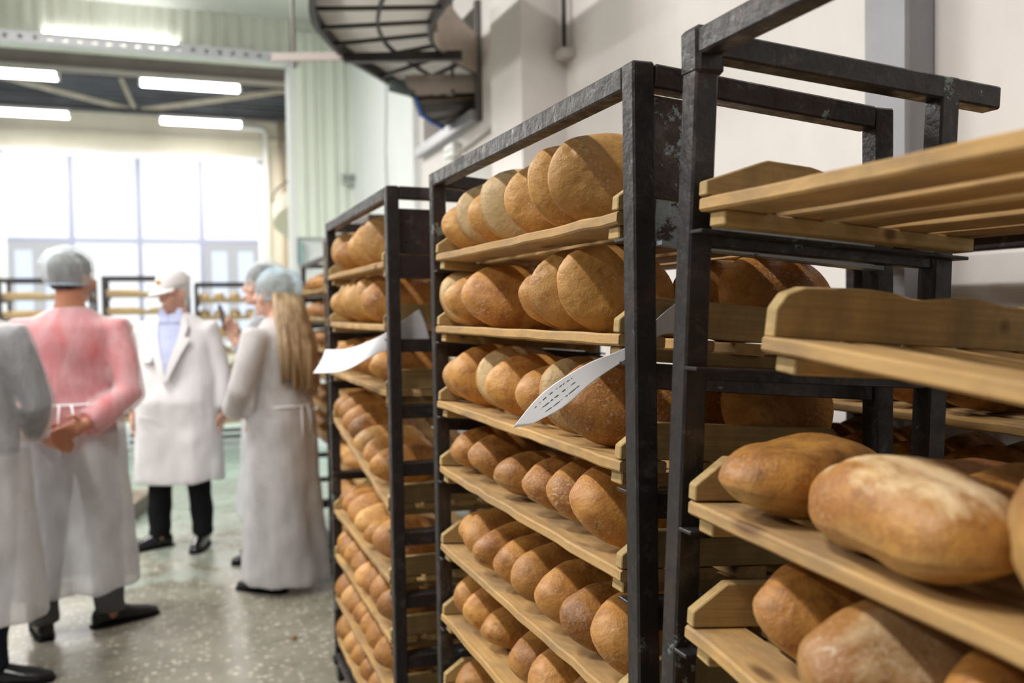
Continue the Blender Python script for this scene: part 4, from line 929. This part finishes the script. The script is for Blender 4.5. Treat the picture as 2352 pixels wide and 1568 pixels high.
# shirt front, collar, lapels, pocket, buttons on the chest (front = +y)
def chest(x, z, o=.0):
    fr = {1.04: .245, 1.12: .235, 1.2: .222, 1.3: .185, 1.38: .145, 1.44: .115, 1.5: .095}; zs = sorted(fr)
    z_ = min(max(z, zs[0]), zs[-1]); i = max(j for j in range(len(zs)) if zs[j] <= z_); j = min(i+1, len(zs)-1)
    f = fr[zs[i]] if i == j else fr[zs[i]] + (fr[zs[j]]-fr[zs[i]])*(z_-zs[i])/(zs[j]-zs[i])
    hw = .21*1.14; y = f*max(.05, 1-(abs(x)/hw)**2.3)**(1/2.3)
    return V(x, y+o, z)
def strip(xs, o0, o1, name, mat):
    rows = [[chest(a+(b-a)*t/6, z, o1) for t in range(7)] for z, a, b in xs]; back = [[chest(a+(b-a)*t/6, z, o0) for t in range(7)] for z, a, b in xs]
    m = MB().grid(rows); m.grid(back); return obj(name, m, mat, capman, smooth=True)
sf = strip([(1.12, -.003, .003), (1.2, -.025, .025), (1.28, -.045, .045), (1.36, -.065, .065), (1.43, -.07, .07), (1.49, -.06, .06)], .004, .014, 'shirt_front', SHIRT_BLUE)
for z in (1.2, 1.28, 1.36): obj('button', MB().ell(chest(0, z, .017), (.006, .003, .006)), WHITEFRAME, sf, smooth=True)
for s in (-1, 1):
    strip([(1.08, s*-.004, s*.012), (1.16, s*.01, s*.05), (1.26, s*.038, s*.095), (1.34, s*.06, s*.135), (1.352, s*.063, s*.10), (1.42, s*.07, s*.115), (1.49, s*.06, s*.085)], .012, .022, 'lapel', COAT)
    strip([(1.44, s*.004, s*.06), (1.465, s*.012, s*.072), (1.5, s*.03, s*.075), (1.53, s*.045, s*.07)], .012, .024, 'collar', SHIRT_BLUE)
strip([(1.2, .09, .17), (1.31, .09, .17)], .004, .010, 'breast_pocket', COAT)
strip([(.86, .1, .2), (.872, .1, .2)], .03, .04, 'pocket_flap', COAT)
# grey hair and cap
hb = MB(); hb.loft([[Hm @ v for v in ring(z, hw, f, b, n=20)] for z, hw, f, b in ((-.065, .062, -.03, .085), (-.03, .078, -.005, .1), (.0, .083, .02, .107), (.03, .083, .05, .108), (.06, .08, .06, .104))])
link('hair', fuse(hb, 'hair', HAIR_W, .007, 2, disp=lambda c: .004*noise.noise(c*50)), capman)
cb_ = MB(); cb_.loft([[Hm @ v for v in ring(z, hw, f, b, n=24)] for z, hw, f, b in ((.035, .086, .102, .11), (.06, .087, .105, .112), (.095, .083, .1, .105), (.125, .07, .08, .085), (.146, .045, .045, .05), (.152, .012, .012, .012))])
cp = obj('cap', cb_, CAPM, capman, smooth=True)
vis = MB(); rows = []
for i in range(13):
    a = R(28+124*i/12); r0 = Hm @ Vector((.086*math.cos(a), .1*math.sin(a), .04)); r1 = Hm @ Vector((.096*math.cos(a), .1*math.sin(a)+.085*math.sin(a)**1.5, .024)); rows.append([r0, (r0+r1)/2+Vector((0, 0, .003)), r1])
vis.grid(rows); vis.grid([[p-Vector((0, 0, .005)) for p in r] for r in rows]); obj('visor', vis, CAPM, cp, smooth=True)
bd = MB().ell(Hm @ Vector((.0, .1, .085)), (.026, .006, .018), Hm.to_3x3(), 16, 8); obj('badge', bd, GOLD, cp, smooth=True)
obj('badge_mark', MB().ell(Hm @ Vector((0, .1045, .085)), (.017, .004, .01), Hm.to_3x3(), 14, 8), plain('badge_brown', (.3, .09, .04), .6), cp, smooth=True)

# red shirt under sheer gown, hands behind the back
def gown_ties(root, k, V, z=1.0, w=.175, b=.165):
    pts = [V(w*math.cos(a), -b*abs(math.sin(a))**.8-.02, z) for a in [R(180*i/10) for i in range(11)]]
    obj('tie_belt', MB().tube([pts[i] for i in range(1, 10)], .006*k, 6), plain('white_tape', (.88, .88, .9), .7), root, smooth=True)
    obj('tie_end', MB().tube([V(.03, -b-.022, z), V(.045, -b-.03, z-.08), (V(.05, -b-.02, z-.16))], .005*k, 6), plain('white_tape', (.88, .88, .9), .7), root, smooth=True)
    obj('tie_end', MB().tube([V(-.02, -b-.022, z), V(-.025, -b-.03, z-.1), (V(-.02, -b-.025, z-.22))], .005*k, 6), plain('white_tape', (.88, .88, .9), .7), root, smooth=True)
red, Hm, k, V, gw = person('person with red shirt under a sheer gown, hands clasped behind the back', (-.47, 4.56, 0), R(-6), 1.74, (BACK(-1), BACK(1)), GW, under=SHIRT_RED, head_yaw=R(-24), hood='net',
    skin=SKIN_D, trousers=m_cloth('mid_grey_wool', (.13, .13, .14)), hem=.2, width=1.03, feet=[(-.14, -.06, R(20)), (.13, .02, R(-60))], under_z=.93)
gown_ties(red, k, V, 1.06, .19, .155)
# dark suit under sheer gown, partly out of view
leftp, Hm, k, V, gw = person('person in a dark suit under a sheer gown, standing beside the red-shirted person', (-.80, 4.05, 0), R(-20), 1.72, (BACK(-1), FRONT(1)), GW, under=SUIT_GREY, head_yaw=R(-10), hood='net', trousers=NAVY, hem=.26, feet=[(-.13, .05, R(0)), (.1, -.05, R(-75))], under_z=.9, width=1.1)
gown_ties(leftp, k, V, 1.03, .185, .155)
# long-haired woman with blue hair net
wom, Hm, k, V, gw = person('person with long blond hair, blue hair net and a pale sheer gown', (.49, 4.84, 0), R(42), 1.66, (FRONT(-1), FRONT(1)), [(.25, .24, .23), (.24, .2, .2), (.215, .165, .17), (.18, .145, .14)], under=DRESS, head_yaw=R(38), hood='bluenet', gown_mat=SHEER_D, hem=.05, trousers=BLACK, under_z=.6, width=.93)
gown_ties(wom, k, V, 1.02, .165, .14)
hr = MB(); rh = random.Random(5)
for i in range(60):
    a = R(178+ (i % 30)*184/29); rr = 1.0+.12*(i//30)
    x, y = .078*rr*math.cos(a), -.012+.1*rr*math.sin(a)
    p0 = Hm @ Vector((x, y, .0)); base = V(x*1.0, 0, 0)
    q1 = Hm @ Vector((x*1.5, y*1.18-.015, -.14)); q2 = q1 + Vector((rh.uniform(-.015, .015)+.02*x/.08, -.045+rh.uniform(-.01, .01), -.15)); q3 = q2 + Vector((rh.uniform(-.02, .02), -.01+rh.uniform(-.01, .01), -.1-rh.uniform(0, .1)-.06*abs(math.sin(a))))
    hr.tube([p0, q1, q2, q3], [.018, .023, .023, .01], 6)
obj('long_hair', hr, HAIR_B, wom, smooth=True)
# phone holder half hidden behind her
beh, Hm, k, V, gw = person('person in a hair net and sheer gown holding up a phone', (.49, 5.46, 0), R(75), 1.73, (DOWN(-1), PHONE), [(.25, .22, .2), (.23, .18, .18), (.215, .165, .17), (.19, .15, .14)], under=SUIT_GREY, hood='net', head_yaw=R(12), hem=.28, trousers=BLACK, width=.95)
wrist = beh.matrix_basis @ (V(.2, .24, 1.3) + Vector((-.02, .055, .085)))
pho = thing('phone', 'dark brown phone held up by the person in the hair net', 'phone', wrist, (R(-12), R(6), R(75)))
obj('case', MB().box(-.04, .04, -.005, .005, -.02, .135), plain('brown_phone_case', (.06, .025, .03), .4), pho, bevel=.003)
obj('screen', MB().box(-.035, .035, .0051, .006, -.012, .127), plain('phone_glass', (.01, .01, .012), .1), pho)
